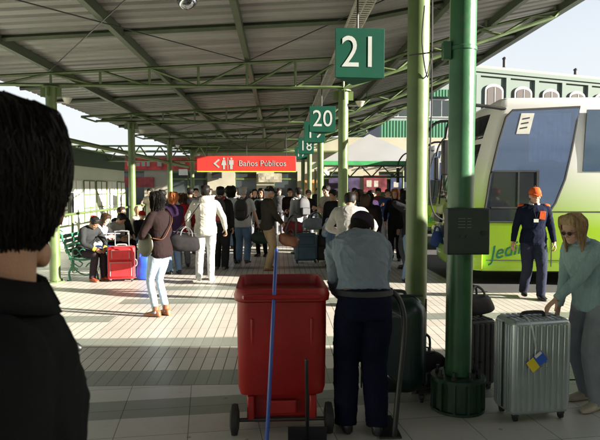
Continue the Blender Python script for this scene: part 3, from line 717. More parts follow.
# ---- luggage builders
def rbox(mb, c, size, M=None): return mb.box(c, size, M=M)
def suitcase(label, loc, rz, w, d, h, m, mt, handle=0., ribs=0, hard=True, pockets=False, group=None, wheels=True, r=.04):
    t = thing('suitcase', label, 'suitcase', loc, rz, group); z0 = .05 if wheels else .005
    b = MB().box((0,0,z0+(h-z0)/2), (w,d,h-z0)).build('shell', m, t, bevel=r, seg=5)
    if ribs:
        for yy in (-1, 1):
            mb = MB()
            for i in range(ribs):
                x = -w/2+r+.012+(w-2*r-.024)*i/(ribs-1); ww = (w-2*r)/ribs*.30
                mb.prism([(x-ww*1.3, yy*(d/2-.004)),(x-ww, yy*(d/2+.007)),(x+ww, yy*(d/2+.007)),(x+ww*1.3, yy*(d/2-.004))], z0+r, h-r, 'z')
                mb.tube([V(x,yy*(d/2-.012),z0+r),V(x,yy*(d/2-.03),z0+.012)], [(ww,.012)]*2, n=6)
            mb.build('rib', m, b, bevel=.003)
        mb = MB()
        for i in range(ribs):
            x = -w/2+r+.012+(w-2*r-.024)*i/(ribs-1); ww = (w-2*r)/ribs*.30
            for ya, yb in ((-d/2+.02,-.022),(.022,d/2-.02)): mb.bb((x-ww,ya,h-.004),(x+ww,yb,h+.006))
            
        for xx in (-1,1):
            for i in range(3):
                for sy in (-1,1):
                    y = sy*(.035+i*(d/2-.06)/2.2); mb.bb((xx*(w/2-.004)-.002,y-.010,z0+r),(xx*(w/2+.006),y+.010,h-r))
        mb.build('rib', m, b, bevel=.003)
    mb = MB(); q = .012
    mb.bb((-w/2-.003,-q,z0+.03),(-w/2+.01,q,h-.03)).bb((w/2-.01,-q,z0+.03),(w/2+.003,q,h-.03)).bb((-w/2+.03,-q,h-.01),(w/2-.03,q,h+.004)); mb.build('zipper', mt, t)
    mb = MB().tube([V(-.09,0,h),V(-.08,0,h+.028),V(0,0,h+.034),V(.08,0,h+.028),V(.09,0,h)], [(.014,.008)]*5, n=8, sub=4); mb.build('handle', mt, t, smooth=True)
    MB().tube([V(w/2+.002,0,h*.42),V(w/2+.03,0,h*.46),V(w/2+.03,0,h*.58),V(w/2+.002,0,h*.62)], .010, n=8, sub=3).build('handle', mt, t, smooth=True)
    if handle:
        mb = MB(); yb = d/2-.03
        for x in (-w*.26, w*.26): mb.cyl((x,yb,h-.02),(x,yb,h+handle), .009, n=8)
        mb.tube([V(-w*.28,yb,h+handle),V(0,yb,h+handle+.015),V(w*.28,yb,h+handle)], [(.018,.013)]*3, n=8, sub=3); mb.build('pull_handle', mt, t, smooth=True)
    if wheels:
        for x in (-w/2+.05, w/2-.05):
            for y in (-d/2+.04, d/2-.04):
                wh = MB().cyl((x-.012,y,.026),(x+.012,y,.026), .025, n=14).build('wheel', RUBBER, t, smooth=True)
                MB().box((x,y,.05), (.045,.04,.03)).build('fork', mt, wh, bevel=.006)
    if pockets:
        p = MB().box((0,-d/2-.012,z0+h*.30), (w*.86,.05,h*.46)).build('pocket', m, t, bevel=.02, seg=3)
        p2 = MB().box((0,-d/2-.010,z0+h*.72), (w*.72,.045,h*.30)).build('pocket', m, t, bevel=.02, seg=3)
        for a, w2, hh, z in ((p,w*.86,h*.46,z0+h*.30),(p2,w*.72,h*.30,z0+h*.72)):
            P = [V(-w2/2+.02,-d/2-.038,z-hh/2+.02),V(-w2/2+.02,-d/2-.038,z+hh/2-.03),V(w2/2-.02,-d/2-.038,z+hh/2-.03),V(w2/2-.02,-d/2-.038,z-hh/2+.02)]
            MB().tube(P, .006, n=6).build('zipper', mt, a)
    return t
m_sil = mat('silver_shell', (.42,.46,.49), rough=.3, metal=.55, var=.10, scale=3, coat=.2)
m_dkg = mat('trim_dark', (.03,.03,.032), rough=.45)
a = G(515, 424); b = G(567, 420)
ang = math.atan2(b.y-a.y, b.x-a.x); mid = (a+b)/2; nrm_ = Vector((-math.sin(ang), math.cos(ang), 0))
sc = suitcase('large ribbed silver hard suitcase with yellow and blue tag under the woman\'s hand', tuple(mid+nrm_*.14), ang, (b-a).length+.05, .27, .745, m_sil, m_dkg, ribs=9, r=.035)
# luggage tag hanging from the top handle
tg = thing('luggage_tag', 'yellow and blue paper tag hanging on the silver suitcase', 'tag', (0,0,0)); 
Ms = Matrix.Translation(mid+nrm_*.14) @ Matrix.Rotation(ang,4,'Z')
tg.matrix_world = Ms; tg.location = mid+nrm_*.14; tg.rotation_euler.z = ang
MB().tube([V(-.09,0,.76),V(-.10,-.10,.755),V(-.09,-.150,.68),V(-.06,-.154,.53)], [(.007,.0015)]*4, n=6, sub=4).build('strap', mat('strap_clear', (.55,.58,.58), rough=.4), tg)
Mt = Matrix.Rotation(R(-38),3,'Y')
MB().box((-.055,-.1555,.455), (.145,.003,.088), M=Mt).build('card', mat('tag_blue', (.03,.12,.6), rough=.5), tg)
c2 = Vector((-.045,-.1535,.535))+Mt @ Vector((0,0,0)); 
MB().box(Vector((-.055,-.1555,.455))+Mt @ Vector((-.04,-.0025,.0)), (.066,.003,.090), M=Mt).build('card', mat('tag_yellow', (.75,.6,.03), rough=.5), tg)
MB().box(Vector((-.055,-.1555,.455))+Mt @ Vector((.036,-.0025,.034)), (.060,.003,.022), M=Mt).build('card', mat('tag_white', (.7,.7,.7), rough=.5), tg)

suitcase('dark grey hard suitcase between the foreground column and the silver suitcase', (1.64, 4.83, 0), R(14), .34, .22, .60, mat('charcoal_shell', (.06,.06,.062), rough=.3, var=.15), m_dkg, ribs=6, r=.03)
m_rs = mat('red_fabric', (.50,.015,.02), rough=.55, var=.15, scale=6, bump=.2, bscale=120)
suitcase('red fabric suitcase with grey trim and raised pull handle beside the bench', tuple(G(122, 281))[:2]+(0,), R(8), .47, .24, .64, m_rs, mat('trim_grey', (.25,.24,.25), rough=.5), handle=.26, pockets=True, r=.03)
mat('bg_blue', (.07,.13,.19), rough=.6)
suitcase('tall blue grey suitcase in the luggage pile right of the capped old man', tuple(at(306,250,13.2))[:2]+(0,), R(5), .52, .28, .68, mat('bg_blue',(0,0,0)), m_dkg, pockets=True, r=.10)
suitcase('black suitcase in the luggage pile, between blue grey case and column', tuple(at(327,250,13.3))[:2]+(0,), R(-4), .50, .28, .62, mat('black_fabric', (.02,.02,.022), rough=.7), m_dkg, pockets=True, r=.05)
# big round-cornered dark green case behind the bending man
m_gc = mat('green_shell', (.006,.028,.022), rough=.35, var=.2, coat=.15)
suitcase('big round-cornered dark green case standing behind the bending man', (.93, 4.62, 0), R(-4), .52, .30, .84, m_gc, m_dkg, r=.15)

def duffel(name, label, loc, rz, L, r, m, strap=None, cat='bag', mt=None, squash=.85, group=None):
    t = thing(name, label, cat, loc, rz, group); mt = mt or m_dkg
    rings = []
    for i in range(13):
        u = -1+2*i/12; k = (1-abs(u)**5)**.5 if abs(u) < 1 else 0; k = max(k, .55); x = u*L/2
        se = lambda v: math.copysign(abs(v)**.62, v); rings.append([(x+.02*math.sin(q*2), r*k*squash*se(math.cos(q))*(1+.05*math.sin(3*q+u*4)), r*.9+ r*.9*k*se(math.sin(q))*(1+.07*math.sin(2*q+u*5))) for q in [2*math.pi*j/20 for j in range(20)]])
    b = MB().loft(rings).build('bag_body', m, t, smooth=True, sub=1)
    for s_ in (-1, 1):
        MB().tube([V(-L*.2,s_*r*squash*.8,r*.9),V(-L*.17,s_*r*.5,r*2.1),V(0,s_*r*.25,r*2.6),V(L*.17,s_*r*.5,r*2.1),V(L*.2,s_*r*squash*.8,r*.9)], [(.012,.004)]*5, n=6, sub=4).build('handle', mt, t)
    MB().bb((-L*.38,-.006,r*1.98),(L*.38,.006,r*2.02)).build('zipper', mt, b)
    if strap is not None: MB().tube([V(*p) for p in strap], [(.018,.004)]*len(strap), n=6, sub=4).build('strap', mt, t)
    return t
def backpack(label, loc, rz, h, w, d, m, m2=None, worn=True, cat='backpack', group=None, tilt=0):
    t = thing('backpack', label, cat, loc, rz, group); t.rotation_euler.x = tilt; m2 = m2 or m
    rings = []
    for i in range(12):
        u = i/11; k = (1-abs(2*u-1)**3.2)**.5 if 0 < u < 1 else .35; k = max(k, .4)
        rings.append([(w/2*k*np.sign(math.cos(q))*abs(math.cos(q))**.7, -d/2+d/2*k*np.sign(math.sin(q))*abs(math.sin(q))**.7-.0, u*h) for q in [2*math.pi*j/24 for j in range(24)]])
    MB().loft(rings).build('bag_body', m, t, smooth=True, sub=1)
    p = MB().box((0,-d-.012,h*.30), (w*.7,.07,h*.38)).build('pocket', m2, t, bevel=.025, seg=4)
    MB().tube([V(-w*.3,-d-.05,h*.44),V(0,-d-.052,h*.47),V(w*.3,-d-.05,h*.44)], .005, n=6, sub=3).build('zipper', m_dkg, p)
    MB().tube([V(-w*.36,-d*.55,h*.55),V(-w*.36,-d*.6,h*.85),V(0,-d*.75,h*.97),V(w*.36,-d*.6,h*.85),V(w*.36,-d*.55,h*.55)], .006, n=6, sub=4).build('zipper', m_dkg, t)
    MB().tube([V(-.04,-.02,h*.97),V(-.03,-.03,h*1.06),V(.03,-.03,h*1.06),V(.04,-.02,h*.97)], .008, n=6, sub=3).build('handle', m_dkg, t)
    if worn:
        for s_ in (-1, 1):
            MB().tube([V(s_*w*.22,-.01,h*.93),V(s_*w*.34,.06,h*1.05),V(s_*w*.38,.16,h*1.0),V(s_*w*.40,.22,h*.75),V(s_*w*.42,.20,h*.45),V(s_*w*.45,.06,h*.22),V(s_*w*.40,-.03,h*.12)], [(.028,.007)]*7, n=6, sub=4, flat=(0,1,0)).build('strap', m2, t)
    return t
def plastic_bag(label, loc, rz, w, h, m, group=None, cat='plastic bag', d=.5):
    t = thing('carrier_bag', label, cat, loc, rz, group); rings = []; rs = random.Random(int(w*1000+loc[1]*10))
    for i in range(9):
        u = i/8; k = [.75,1,1.05,1.02,.98,.9,.8,.68,.55][i]
        rings.append([(w/2*k*math.cos(q)*(1+rs.uniform(-.06,.06)), w/2*d*k*math.sin(q)*(1+rs.uniform(-.12,.12)), .002+u*h*.8) for q in [2*math.pi*j/18 for j in range(18)]])
    MB().loft(rings).build('bag_body', m, t, smooth=60, sub=1)
    for s_ in (-1,1): MB().tube([V(-w*.22,s_*.03,h*.76),V(-w*.12,s_*.02,h*.98),V(w*.12,s_*.02,h*.98),V(w*.22,s_*.03,h*.76)], [(.014,.003)]*4, n=6, sub=3).build('handle', m, t)
    return t
m_blk = mat('black_bag_fabric', (.018,.018,.02), rough=.7, var=.2, bump=.3, bscale=30)
backpack('black backpack on the floor just left of the foreground column', (1.27, 4.92, 0), R(15), .30, .30, .20, m_blk, worn=False, tilt=R(-8))
tag(MB().box((0,0,.06), (.09,.05,.11)).build('paper_cup', mat('paper_white', (.6,.6,.58)), None, bevel=.012, loc=(1.14,4.78,.002), rz=.4), 'crumpled white paper packet beside the black floor backpack', 'packet')
duffel('shoulder_bag', 'black soft bag heaped on top of the dark grey suitcase', (1.66, 4.84, .625), R(20), .36, .095, m_blk)
plastic_bag('bright blue plastic bag on the floor right of the red suitcase', tuple(G(144,280))[:2]+(0,), 0, .30, .56, mat('blue_plastic', (.03,.10,.62), rough=.35, var=.2))
plastic_bag('pinkish white plastic bag at the feet of the first seated person', tuple(G(104,279))[:2]+(0,), 0, .17, .42, mat('pink_plastic', (.7,.52,.52), rough=.35, var=.25, scale=15))
m_or = mat('leather_brown', (.21,.075,.035), rough=.45, var=.2, bump=.2)
m_dr = mat('dark_red_fabric', (.25,.012,.018), rough=.6, var=.15)
p = at(292,232,12.0); duffel('travel_bag', 'dark red bag on top of the luggage right of the old man', (p.x+.03, 12.5, .72), R(10), .42, .15, m_dr)
p = at(317,225,13.3); duffel('travel_bag', 'pale grey blue bag lying on the luggage pile', (p.x-.02, 13.3, .75), R(4), .60, .15, mat('pale_blue_fabric', (.25,.30,.34), rough=.6, var=.2))
p = at(329,240,12.4); plastic_bag('blue and white shopping bag in front of the black suitcase', (p.x, 12.6, .62), R(5), .28, .42, mat('sky_plastic', (.06,.30,.62), rough=.4, var=.3, scale=10, col2=(.5,.6,.7)))

# ---- red wheelie bin
RB = thing('wheelie_bin', 'open red two-wheeled refuse bin beside the bending man', 'bin', (.02, 4.20, 0), R(1)); RB.scale = (1,1,.955)
m_rb = mat('bin_red', (.29,.007,.006), rough=.42, var=.12, scale=3, bump=.05, dirt=.35)
rr = lambda w, d, z, r=.06, y0=0: [(sx_*(w/2-r)+r*math.cos(q), sy_*(d/2-r)+r*math.sin(q)+y0, z) for sx_, sy_, qs in ((1,-1,(-.5,0)),(1,1,(0,.5)),(-1,1,(.5,1)),(-1,-1,(1,1.5))) for q in [math.pi*(qs[0]+(qs[1]-qs[0])*k/5) for k in range(6)]]
mb = MB().loft([rr(.46,.40,.07), rr(.47,.42,.28), rr(.575,.55,.30), rr(.60,.60,.35,.08), rr(.61,.66,.80,.08), rr(.605,.68,.98,.08), rr(.56,.63,.99,.07), rr(.55,.62,.90,.07), rr(.42,.38,.12,.05)])
mb.build('bin_body', m_rb, RB, smooth=35)
mb = MB().loft([rr(.60,.675,.985,.08), rr(.64,.73,.99,.09), rr(.65,.74,1.03,.09), rr(.62,.70,1.075,.08), rr(.585,.66,1.075,.08), rr(.565,.635,1.0,.07)]); mb.loft([rr(.6,.67,.985,.08),rr(.565,.635,.984,.07)], cap=False); mb.build('rim', m_rb, RB, smooth=35)
mb = MB().tube([V(-.25,-.39,1.03),V(-.25,-.43,1.035),V(.25,-.43,1.035),V(.25,-.39,1.03)], .016, n=8); mb.build('handle', m_rb, RB, smooth=True)
MB().cyl((-.31,-.25,.11),(.31,-.25,.11), .014, n=10).build('axle', DARKM, RB)
for s_ in (-1,1):
    w_ = MB().lathe([(.03,-.028),(.08,-.026),(.108,-.02),(.112,0),(.108,.02),(.08,.026),(.03,.028)], n=28, c=(s_*.325,-.25,.115), axis='x').build('wheel', RUBBER, RB, smooth=True)
    MB().lathe([(.005,-.034),(.07,-.030),(.07,.030),(.005,.034)], n=20, c=(s_*.325,-.25,.115), axis='x').build('rim', BLACK, w_, smooth=True)
    MB().box((s_*.215,-.235,.2), (.05,.06,.18)).build('bracket', m_rb, RB, bevel=.01)
for x in (-.2,.2): MB().box((x,-.305,.62), (.02,.02,.5), M=Matrix.Rotation(R(7),3,'X')).build('rib', m_rb, RB, bevel=.006)
MB().box((0,-.245,.2), (.20,.03,.10)).build('vent', m_rb, RB, bevel=.01)
# broom and dustpan leaning on the bin
def lineM(p0, p1): return None
bp0 = V(-.03,3.46,.10); bp1 = V(-.005,3.70,1.0)*1.0; tp = at(276.5,250,3.86); bp1 = V(tp.x,3.86,tp.z); lo = at(267,437,3.55); dirv = (V(*lo)-bp1); bp0 = V(*lo)+dirv*.06
br = thing('broom', 'long blue-handled broom leaning on the red bin', 'broom', tuple(V(bp0[0],bp0[1],0)))
off = V(bp0[0],bp0[1],0)
MB().tube([bp0-off,bp1-off], .0125, n=12, round_end=True).build('handle', mat('broom_blue', (.03,.075,.34), rough=.35, var=.15), br, smooth=True)
z_ = max(.03, bp0[2]); 
MB().box((0,0,z_), (.34,.05,.05)).build('broom_head', mat('broom_blue', (0,0,0)), br, bevel=.012)
mb = MB()
for i in range(60): x = random.uniform(-.16,.16); y = random.uniform(-.02,.02); mb.cyl((x,y,z_-.02),(x*1.06,y*1.5,.002), .003, n=4)
mb.build('bristles', BLACK, br)
u0 = at(306.5,360,3.62); u1 = G(307.5,443)
dp = thing('dustpan', 'black long-handled dustpan standing upright before the red bin', 'dustpan', (u1.x, u1.y, 0))
MB().tube([V(0,0,.03),V(u0.x-u1.x,u0.y-u1.y,u0.z)], .012, n=10, round_end=True).build('handle', BLACK, dp, smooth=True)
MB().prism([(-.14,-.22),(.14,-.22),(.13,.02),(-.13,.02)], .004, .012, 'z').bb((-.13,.021,.004),(.13,.03,.10)).build('pan', BLACK, dp)
# hand truck: one bent black tube with a foot plate
hb = V(*G(394,438)); ht = thing('hand_truck', 'bent black tubular hand truck standing by the bending man\'s leg', 'hand truck', (hb[0],hb[1],0))
pts = [at(394,436,hb[1]), at(399,385,hb[1]+.03), at(403,345,hb[1]+.05), at(404,318,hb[1]+.06), at(399,299,hb[1]+.07), at(391,292,hb[1]+.08), at(385,296,hb[1]+.10)]
MB().tube([V(*p)-V(hb[0],hb[1],0) for p in pts], .0195, n=12, sub=5, round_end=True).build('frame', BLACK, ht, smooth=True)
pts2 = [V(*p)-V(hb[0],hb[1],0)+V(-.06,.34,0) for p in pts]
MB().tube(pts2, .0195, n=12, sub=5, round_end=True).tube([pts2[1],V(*pts[1])-V(hb[0],hb[1],0)], .012, n=8).tube([pts2[3],V(*pts[3])-V(hb[0],hb[1],0)], .012, n=8).build('frame', BLACK, ht, smooth=True)
MB().bb((-.10,-.02,.004),(.05,.36,.016)).build('foot_plate', DARKM, ht)
# trolley handle poking out behind the near man
g0 = at(79,348,2.3); g1 = at(55,347,2.3); b0 = V(-1.12,2.35,.12); off = V(-1.12,2.35,0)
th = thing('luggage_trolley', 'dark luggage trolley whose grip shows beside the near man\'s elbow', 'trolley', tuple(off))
MB().tube([V(*g0)-off,V(*at(72,346,2.3))-off,V(*g1)-off], [.014,.019,.016], n=10, sub=4, round_end=True).build('grip', BLACK, th, smooth=True)
MB().tube([V(*at(74,348,2.3))-off,V(*at(66,357,2.3))-off,b0-off], [.012,.014,.014], n=8).tube([V(*g1)-off,b0-off+V(-.1,0,0)], .012, n=8).build('frame', DARKM, th, smooth=True)
MB().box((0,.1,.05), (.36,.22,.02)).build('foot_plate', DARKM, th)
for s_ in (-1,1): MB().cyl((s_*.2-.012,0,.09),(s_*.2+.012,0,.09), .088, n=20).build('wheel', RUBBER, th, smooth=True)
# ================================================================== PEOPLE
def remesh(mb, voxel, smooth=2, wr=0., wf=7., seed=0, stretch=(1,1,.5)):
    me = mb.mesh('tmp'); o = bpy.data.objects.new('tmp', me); C.objects.link(o)
    r = o.modifiers.new('r', 'REMESH'); r.mode = 'VOXEL'; r.voxel_size = voxel; r.use_smooth_shade = True
    if smooth: q = o.modifiers.new('s', 'SMOOTH'); q.factor = .6; q.iterations = smooth
    dg = bpy.context.evaluated_depsgraph_get(); m2 = bpy.data.meshes.new_from_object(o.evaluated_get(dg)); bpy.data.objects.remove(o); bpy.data.meshes.remove(me)
    if wr:
        n = len(m2.vertices); co = np.empty(n*3); m2.vertices.foreach_get('co', co); co = co.reshape(-1,3)
        no = np.array([v.normal for v in m2.vertices])
        d = np.empty(n)
        for i in range(n):
            x, y, z = co[i]; p = Vector((x*wf*stretch[0]+seed, y*wf*stretch[1], (z+.5*x)*wf*stretch[2]*1.6))
            a = mnoise.noise(p); b = mnoise.noise(p*2.3+Vector((5,1,seed)))
            r1 = max(0,1-abs(a)*2.6)**3; r2 = max(0,1-abs(b)*2.6)**3
            d[i] = r1*.9+r2*.45+a*.5-.35
        co += no*(d*wr)[:,None]; m2.vertices.foreach_set('co', co.ravel()); m2.update()
    m2.polygons.foreach_set('use_smooth', [True]*len(m2.polygons))
    return m2
def link(me, name, m, parent):
    me.name = name; me.materials.clear()
    for q in (m if isinstance(m, (list, tuple)) else [m]): me.materials.append(q)
    o = bpy.data.objects.new(name, me); C.objects.link(o); o.parent = parent; return o

# head profile: (z, half width, front, back) for a 0.235 m head; origin under the chin
HP = [(-.004,.018,.070,.030),(.006,.036,.086,.005),(.022,.049,.092,-.030),(.045,.058,.092,-.055),(.070,.064,.092,-.072),(.095,.069,.090,-.086),(.115,.0715,.086,-.094),(.135,.0735,.092,-.099),(.160,.0745,.089,-.101),(.185,.071,.077,-.094),(.205,.060,.056,-.078),(.222,.042,.030,-.052),(.232,.020,.006,-.026),(.235,.004,-.008,-.012)]
HZ = np.array([h[0] for h in HP]); HW = np.array([h[1] for h in HP]); HF = np.array([h[2] for h in HP]); HB = np.array([h[3] for h in HP])
def head_pt(az, z, off=0.):
    """az 0 = front, +90 = right; z height"""
    w = np.interp(z, HZ, HW)+off; f = np.interp(z, HZ, HF)+off; b = np.interp(z, HZ, HB)-off; c = (f+b)/2; d = (f-b)/2
    s_, k = math.sin(az), math.cos(az); e = .88
    return V(w*np.sign(s_)*abs(s_)**e, c+d*np.sign(k)*abs(k)**e, z+(off*.9 if z > .2 else 0))
def head_mb(face=True):
    mb = MB(); n = 28
    mb.loft([[head_pt(2*math.pi*j/n, z) for j in range(n)] for z in HZ])
    if face:
        mb.loft([[(x*.5+0, .086+y, z) for x, y in ((-.014,-.01),(.014,-.01),(.006,d),(-.006,d))] for z, d in ((.123,.006),(.108,.014),(.088,.028),(.080,.026),(.074,.008))])      # nose
        mb.ell((-.010,.098,.082),(.008,.008,.007)).ell((.010,.098,.082),(.008,.008,.007)).ell((0,.108,.084),(.009,.010,.009))
        mb.ell((0,.091,.053),(.024,.009,.0055)).ell((0,.090,.0435),(.021,.009,.006)).ell((0,.083,.018),(.02,.014,.014))
        for s_ in (-1,1):
            mb.ell((s_*.034,.083,.134),(.020,.010,.007)); mb.ell((s_*.043,.071,.085),(.020,.016,.018)); mb.ell((s_*.05,.03,.03),(.012,.03,.02))
    for s_ in (-1,1):
        Me = Matrix.Rotation(s_*R(18),3,'Z'); mb.ell((s_*.077,-.008,.098),(.008,.018,.031), M=Me).ell((s_*.074,.000,.080),(.006,.010,.014), M=Me)
    return mb
def ik(a, t, l1, l2, pole):
    d = t-a; L = np.linalg.norm(d); mx = (l1+l2)*.995
    if L > mx: t = a+d/L*mx; L = mx
    u = nrm(t-a); x = (l1*l1-l2*l2+L*L)/(2*L); h = math.sqrt(max(l1*l1-x*x, 1e-6)); pv = np.asarray(pole, float); pv = nrm(pv-u*np.dot(pv, u))
    return a+u*x+pv*h, t
def hand_mb(mb, w, d, pn, side, curl=.5, s=1., spread=1.):
    """w wrist, d direction, pn palm normal (the way the palm looks), side +1/-1: thumb side = side * cross(d, pn)"""
    d = nrm(d); pn = nrm(pn-d*np.dot(pn, d)); t = np.cross(d, pn)*side
    def pt(a, b, c): return w+(d*a+t*b+pn*c)*s
    rings = []
    for a, hw, ht in ((-.01,.024,.018),(.02,.032,.017),(.05,.040,.015),(.08,.041,.013),(.092,.038,.010)):
        rings.append([pt(a, hw*math.cos(q), ht*math.sin(q)) for q in [2*math.pi*j/12 for j in range(12)]])
    mb.loft(rings)
    for k, (o_, L) in enumerate(((.030,.070),(.010,.080),(-.010,.075),(-.029,.058))):
        p = pt(.086, o_, 0); P = [p-d*.015*s, p]; a_ = .12+curl*.45; dd = d+t*o_*3*spread; seg = (.44,.31,.25)
        for q in range(3):
            v = nrm(dd)*math.cos(a_)+pn*math.sin(a_); p = p+v*L*seg[q]*s; P.append(p); a_ += curl*(.75+.08*k)
        mb.tube(P, [.0095*s,.0095*s,.009*s,.0085*s,.0072*s], n=8, sub=2, round_end=True)
    p = pt(.018, .028, .004); v1 = nrm(d*.62+t*.75+pn*.3); p1 = p+v1*.036*s; v2 = nrm(d*.85+t*.35+pn*(.35+curl*.4)); p2 = p1+v2*.032*s; p3 = p2+nrm(d*.9+t*.05+pn*(.35+curl*.6))*.026*s
    mb.tube([p, p1, p2, p3], [.014*s,.011*s,.010*s,.008*s], n=8, sub=2, round_end=True)

SK = dict(light=skin('skin_light', (.56,.33,.24)), tan=skin('skin_tan', (.40,.22,.14)), dark=skin('skin_brown', (.29,.15,.09)))
HAIR = dict(black=hairm('hair_black', (.010,.008,.007)), brown=hairm('hair_brown', (.035,.018,.010)), dblonde=hairm('hair_dark_blond', (.42,.28,.15)), grey=hairm('hair_grey', (.33,.31,.29)), red=hairm('hair_copper', (.30,.10,.03)))
m_eye = mat('eye_white', (.6,.58,.55), rough=.2, var=.02); m_iris = mat('iris', (.02,.012,.01), rough=.1); m_lip = mat('lip', (.38,.13,.11), rough=.45, var=.05)

def person(label, loc, rz, H=1.72, name='person', lean=0., curve=0., twist=0., pz=None, px=0., py=0., head=(0,0,0), neck=0.,
           lh=None, rh=None, lp=(-.5,-1,0), rp=(.5,-1,0), lf=(-.10,0,0), rf=(.10,0,0), ft=(8,-8), kp=(0,1,0), lpn=None, rpn=None, curl=.45, sd=(0,0),
           top=None, sleeve=2., loose=1., hem=.10, bottom=None, bl=1., shoe=None, hair=('short','black'), cap=None, sk='tan', fem=False,
           sit=False, group=None, vox=.012, near=False, hood=False, collar=None, wr=.004, glasses=False, vest=None, bulk=1., seed=None, belt=None, heel=0.):
    """facing +Y in its own frame; hands/feet as local metres for a 1.75 m body"""
    s = H/1.75; seed = seed if seed is not None else int(loc[0]*37+loc[1]*11)
    pel = V(px, py, (.94 if pz is None else pz))
    # spine
    Ls = .53; N = 20; P = [pel]; T = []; 
    for i in range(N):
        a = R(lean+curve*(i/N)**1.2); T.append(V(0, math.sin(a), math.cos(a))); P.append(P[-1]+T[-1]*Ls/N)
    T.append(T[-1])
    def sp(u):
        f = max(0, min(1, u))*N; i = min(int(f), N-1); r_ = f-i; p = P[i]*(1-r_)+P[i+1]*r_
        if u < 0: p = pel+V(0,0,1)*u*Ls
        return p, T[i] if u >= 0 else V(0,0,1)
    def lat(u): a = R(twist*max(0, min(1, u))); return V(math.cos(a), math.sin(a), 0)
    TR = [(-.20,.135,.105),(-.12,.160,.118),(0,.172,.120),(.14,.163,.112),(.30,.142 if not fem else .132,.100),(.45,.150,.108),(.62,.166 if not fem else .155,.118 if not fem else .125),(.78,.176,.115),(.88,.172,.102),(.95,.125,.082),(1.0,.07,.062)]
    def torso(mb, add=0., u0=-.3, u1=1.0, n=22, ex=1., hemr=1.):
        rings = []
        for u, hw, hd in TR:
            if u < u0 or u > u1+1e-6: continue
            p, t = sp(u); l = lat(u); f = nrm(np.cross(t, l))*-1
            if np.dot(f, V(0,1,0)) < 0 and abs(twist) < 80: f = -f
            k = bulk*(1 if u > -.05 else hemr); off = V(0,-.015,0) if -.25 < u < .1 else 0
            rings.append([p+off+l*(hw*bulk+add*ex)*np.sign(math.cos(q))*abs(math.cos(q))**.9*k/bulk+f*(hd*bulk+add)*k/bulk*math.sin(q) for q in [2*math.pi*j/n for j in range(n)]])
        mb.loft(rings)
    # shoulders and arms
    arms = {}
    for sg, key in ((-1,'l'),(1,'r')):
        p, t = sp(.88); l = lat(.9); f = nrm(np.cross(l, t)); f = f if f[1] > 0 else -f
        shp = p+l*sg*(.172*bulk if not fem else .158)+f*sd[0 if sg < 0 else 1]
        tgt = lh if sg < 0 else rh
        if tgt is None: tgt = shp+V(sg*.07, .06, -.52)
        el, wr_ = ik(shp, V(*tgt) if not isinstance(tgt, np.ndarray) else tgt, .285, .255, lp if sg < 0 else rp)
        arms[key] = (shp, el, wr_)
    legs = {}
    for sg, key, ft_ in ((-1,'l',lf),(1,'r',rf)):
        hp_ = pel+V(sg*.088*bulk, 0, -.02); an = V(ft_[0], ft_[1], (ft_[2] if len(ft_) > 2 else 0)+.085)
        kn, an2 = ik(hp_, an, .435, .425, kp); legs[key] = (hp_, kn, an2)
    pe, te = sp(1.0); ang0 = math.degrees(math.atan2(te[1], te[2]))
    na = R(ang0*.75+neck); nk = pe+V(0, math.sin(na), math.cos(na))*.085
    pitch, yaw, roll = head
    Rh = Matrix.Rotation(R(yaw+twist*.6),3,'Z') @ Matrix.Rotation(R(-pitch),3,'X') @ Matrix.Rotation(R(roll),3,'Y')
    hs = (1.0 if not fem else .96)
    Ho = nk-np.array(Rh @ Vector((0,-.022,.050)))*hs
    def hx(p): return Ho+np.array(Rh @ Vector(p))*hs
    # ---- body
    sc = lambda me: me.transform(Matrix.Scale(s, 4))
    mb = MB(); torso(mb, 0, u1=1.0)
    mb.tube([sp(.9)[0], pe, nk, hx((0,-.018,.075))], [.07,.056,.052,.050], n=14, sub=3)
    for key, sg in (('l',-1),('r',1)):
        a, b, c = arms[key]; k = .92 if fem else 1.
        mb.tube([a, a*.5+b*.5, b, b*.6+c*.4, c], [.052*k,.046*k,.038*k,.038*k,.026*k], n=12, sub=3, round_end=True)
        a, b, c = legs[key]; mb.tube([a, a*.5+b*.5, b, b*.65+c*.35, c], ([.09,.078,.056,.056,.038] if bottom is None else [.08,.066,.044,.044,.032]), n=12, sub=3, round_end=True)
    body = remesh(mb, vox, 2)
    bm = bmesh.new(); bm.from_mesh(body); bpy.data.meshes.remove(body)
    hd = head_mb(); me = remesh(hd, .0045 if near else .008, 2 if near else 1)
    for p_ in me.polygons:
        c_ = p_.center; p_.material_index = 1 if (abs(c_.x) < .024 and .036 < c_.z < .058 and c_.y > .090) else 0
    me.transform(Matrix.Translation(Vector(Ho)) @ (Rh.to_4x4()) @ Matrix.Scale(hs, 4)); bm.from_mesh(me); bpy.data.meshes.remove(me)
    ey = MB()
    for sg in (-1,1):
        ey.ell(hx((sg*.031,.0765,.117)), (.0135*hs,)*3, n=12, m=8, mi=2); ey.ell(hx((sg*.031,.0865,.117)), (.006*hs,)*3, n=10, m=6, mi=3)
        ey.tube([hx((sg*.015,.098,.136)), hx((sg*.032,.099,.141)), hx((sg*.050,.086,.136))], [.0028,.0035,.002], n=5, sub=2, mi=3)
        ey.tube([hx((sg*.018,.0875,.121)), hx((sg*.031,.0905,.126)), hx((sg*.045,.083,.121))], [.0022]*3, n=5, sub=2, mi=0)
    me = ey.mesh('e'); bm.from_mesh(me); bpy.data.meshes.remove(me)
    hm = MB()
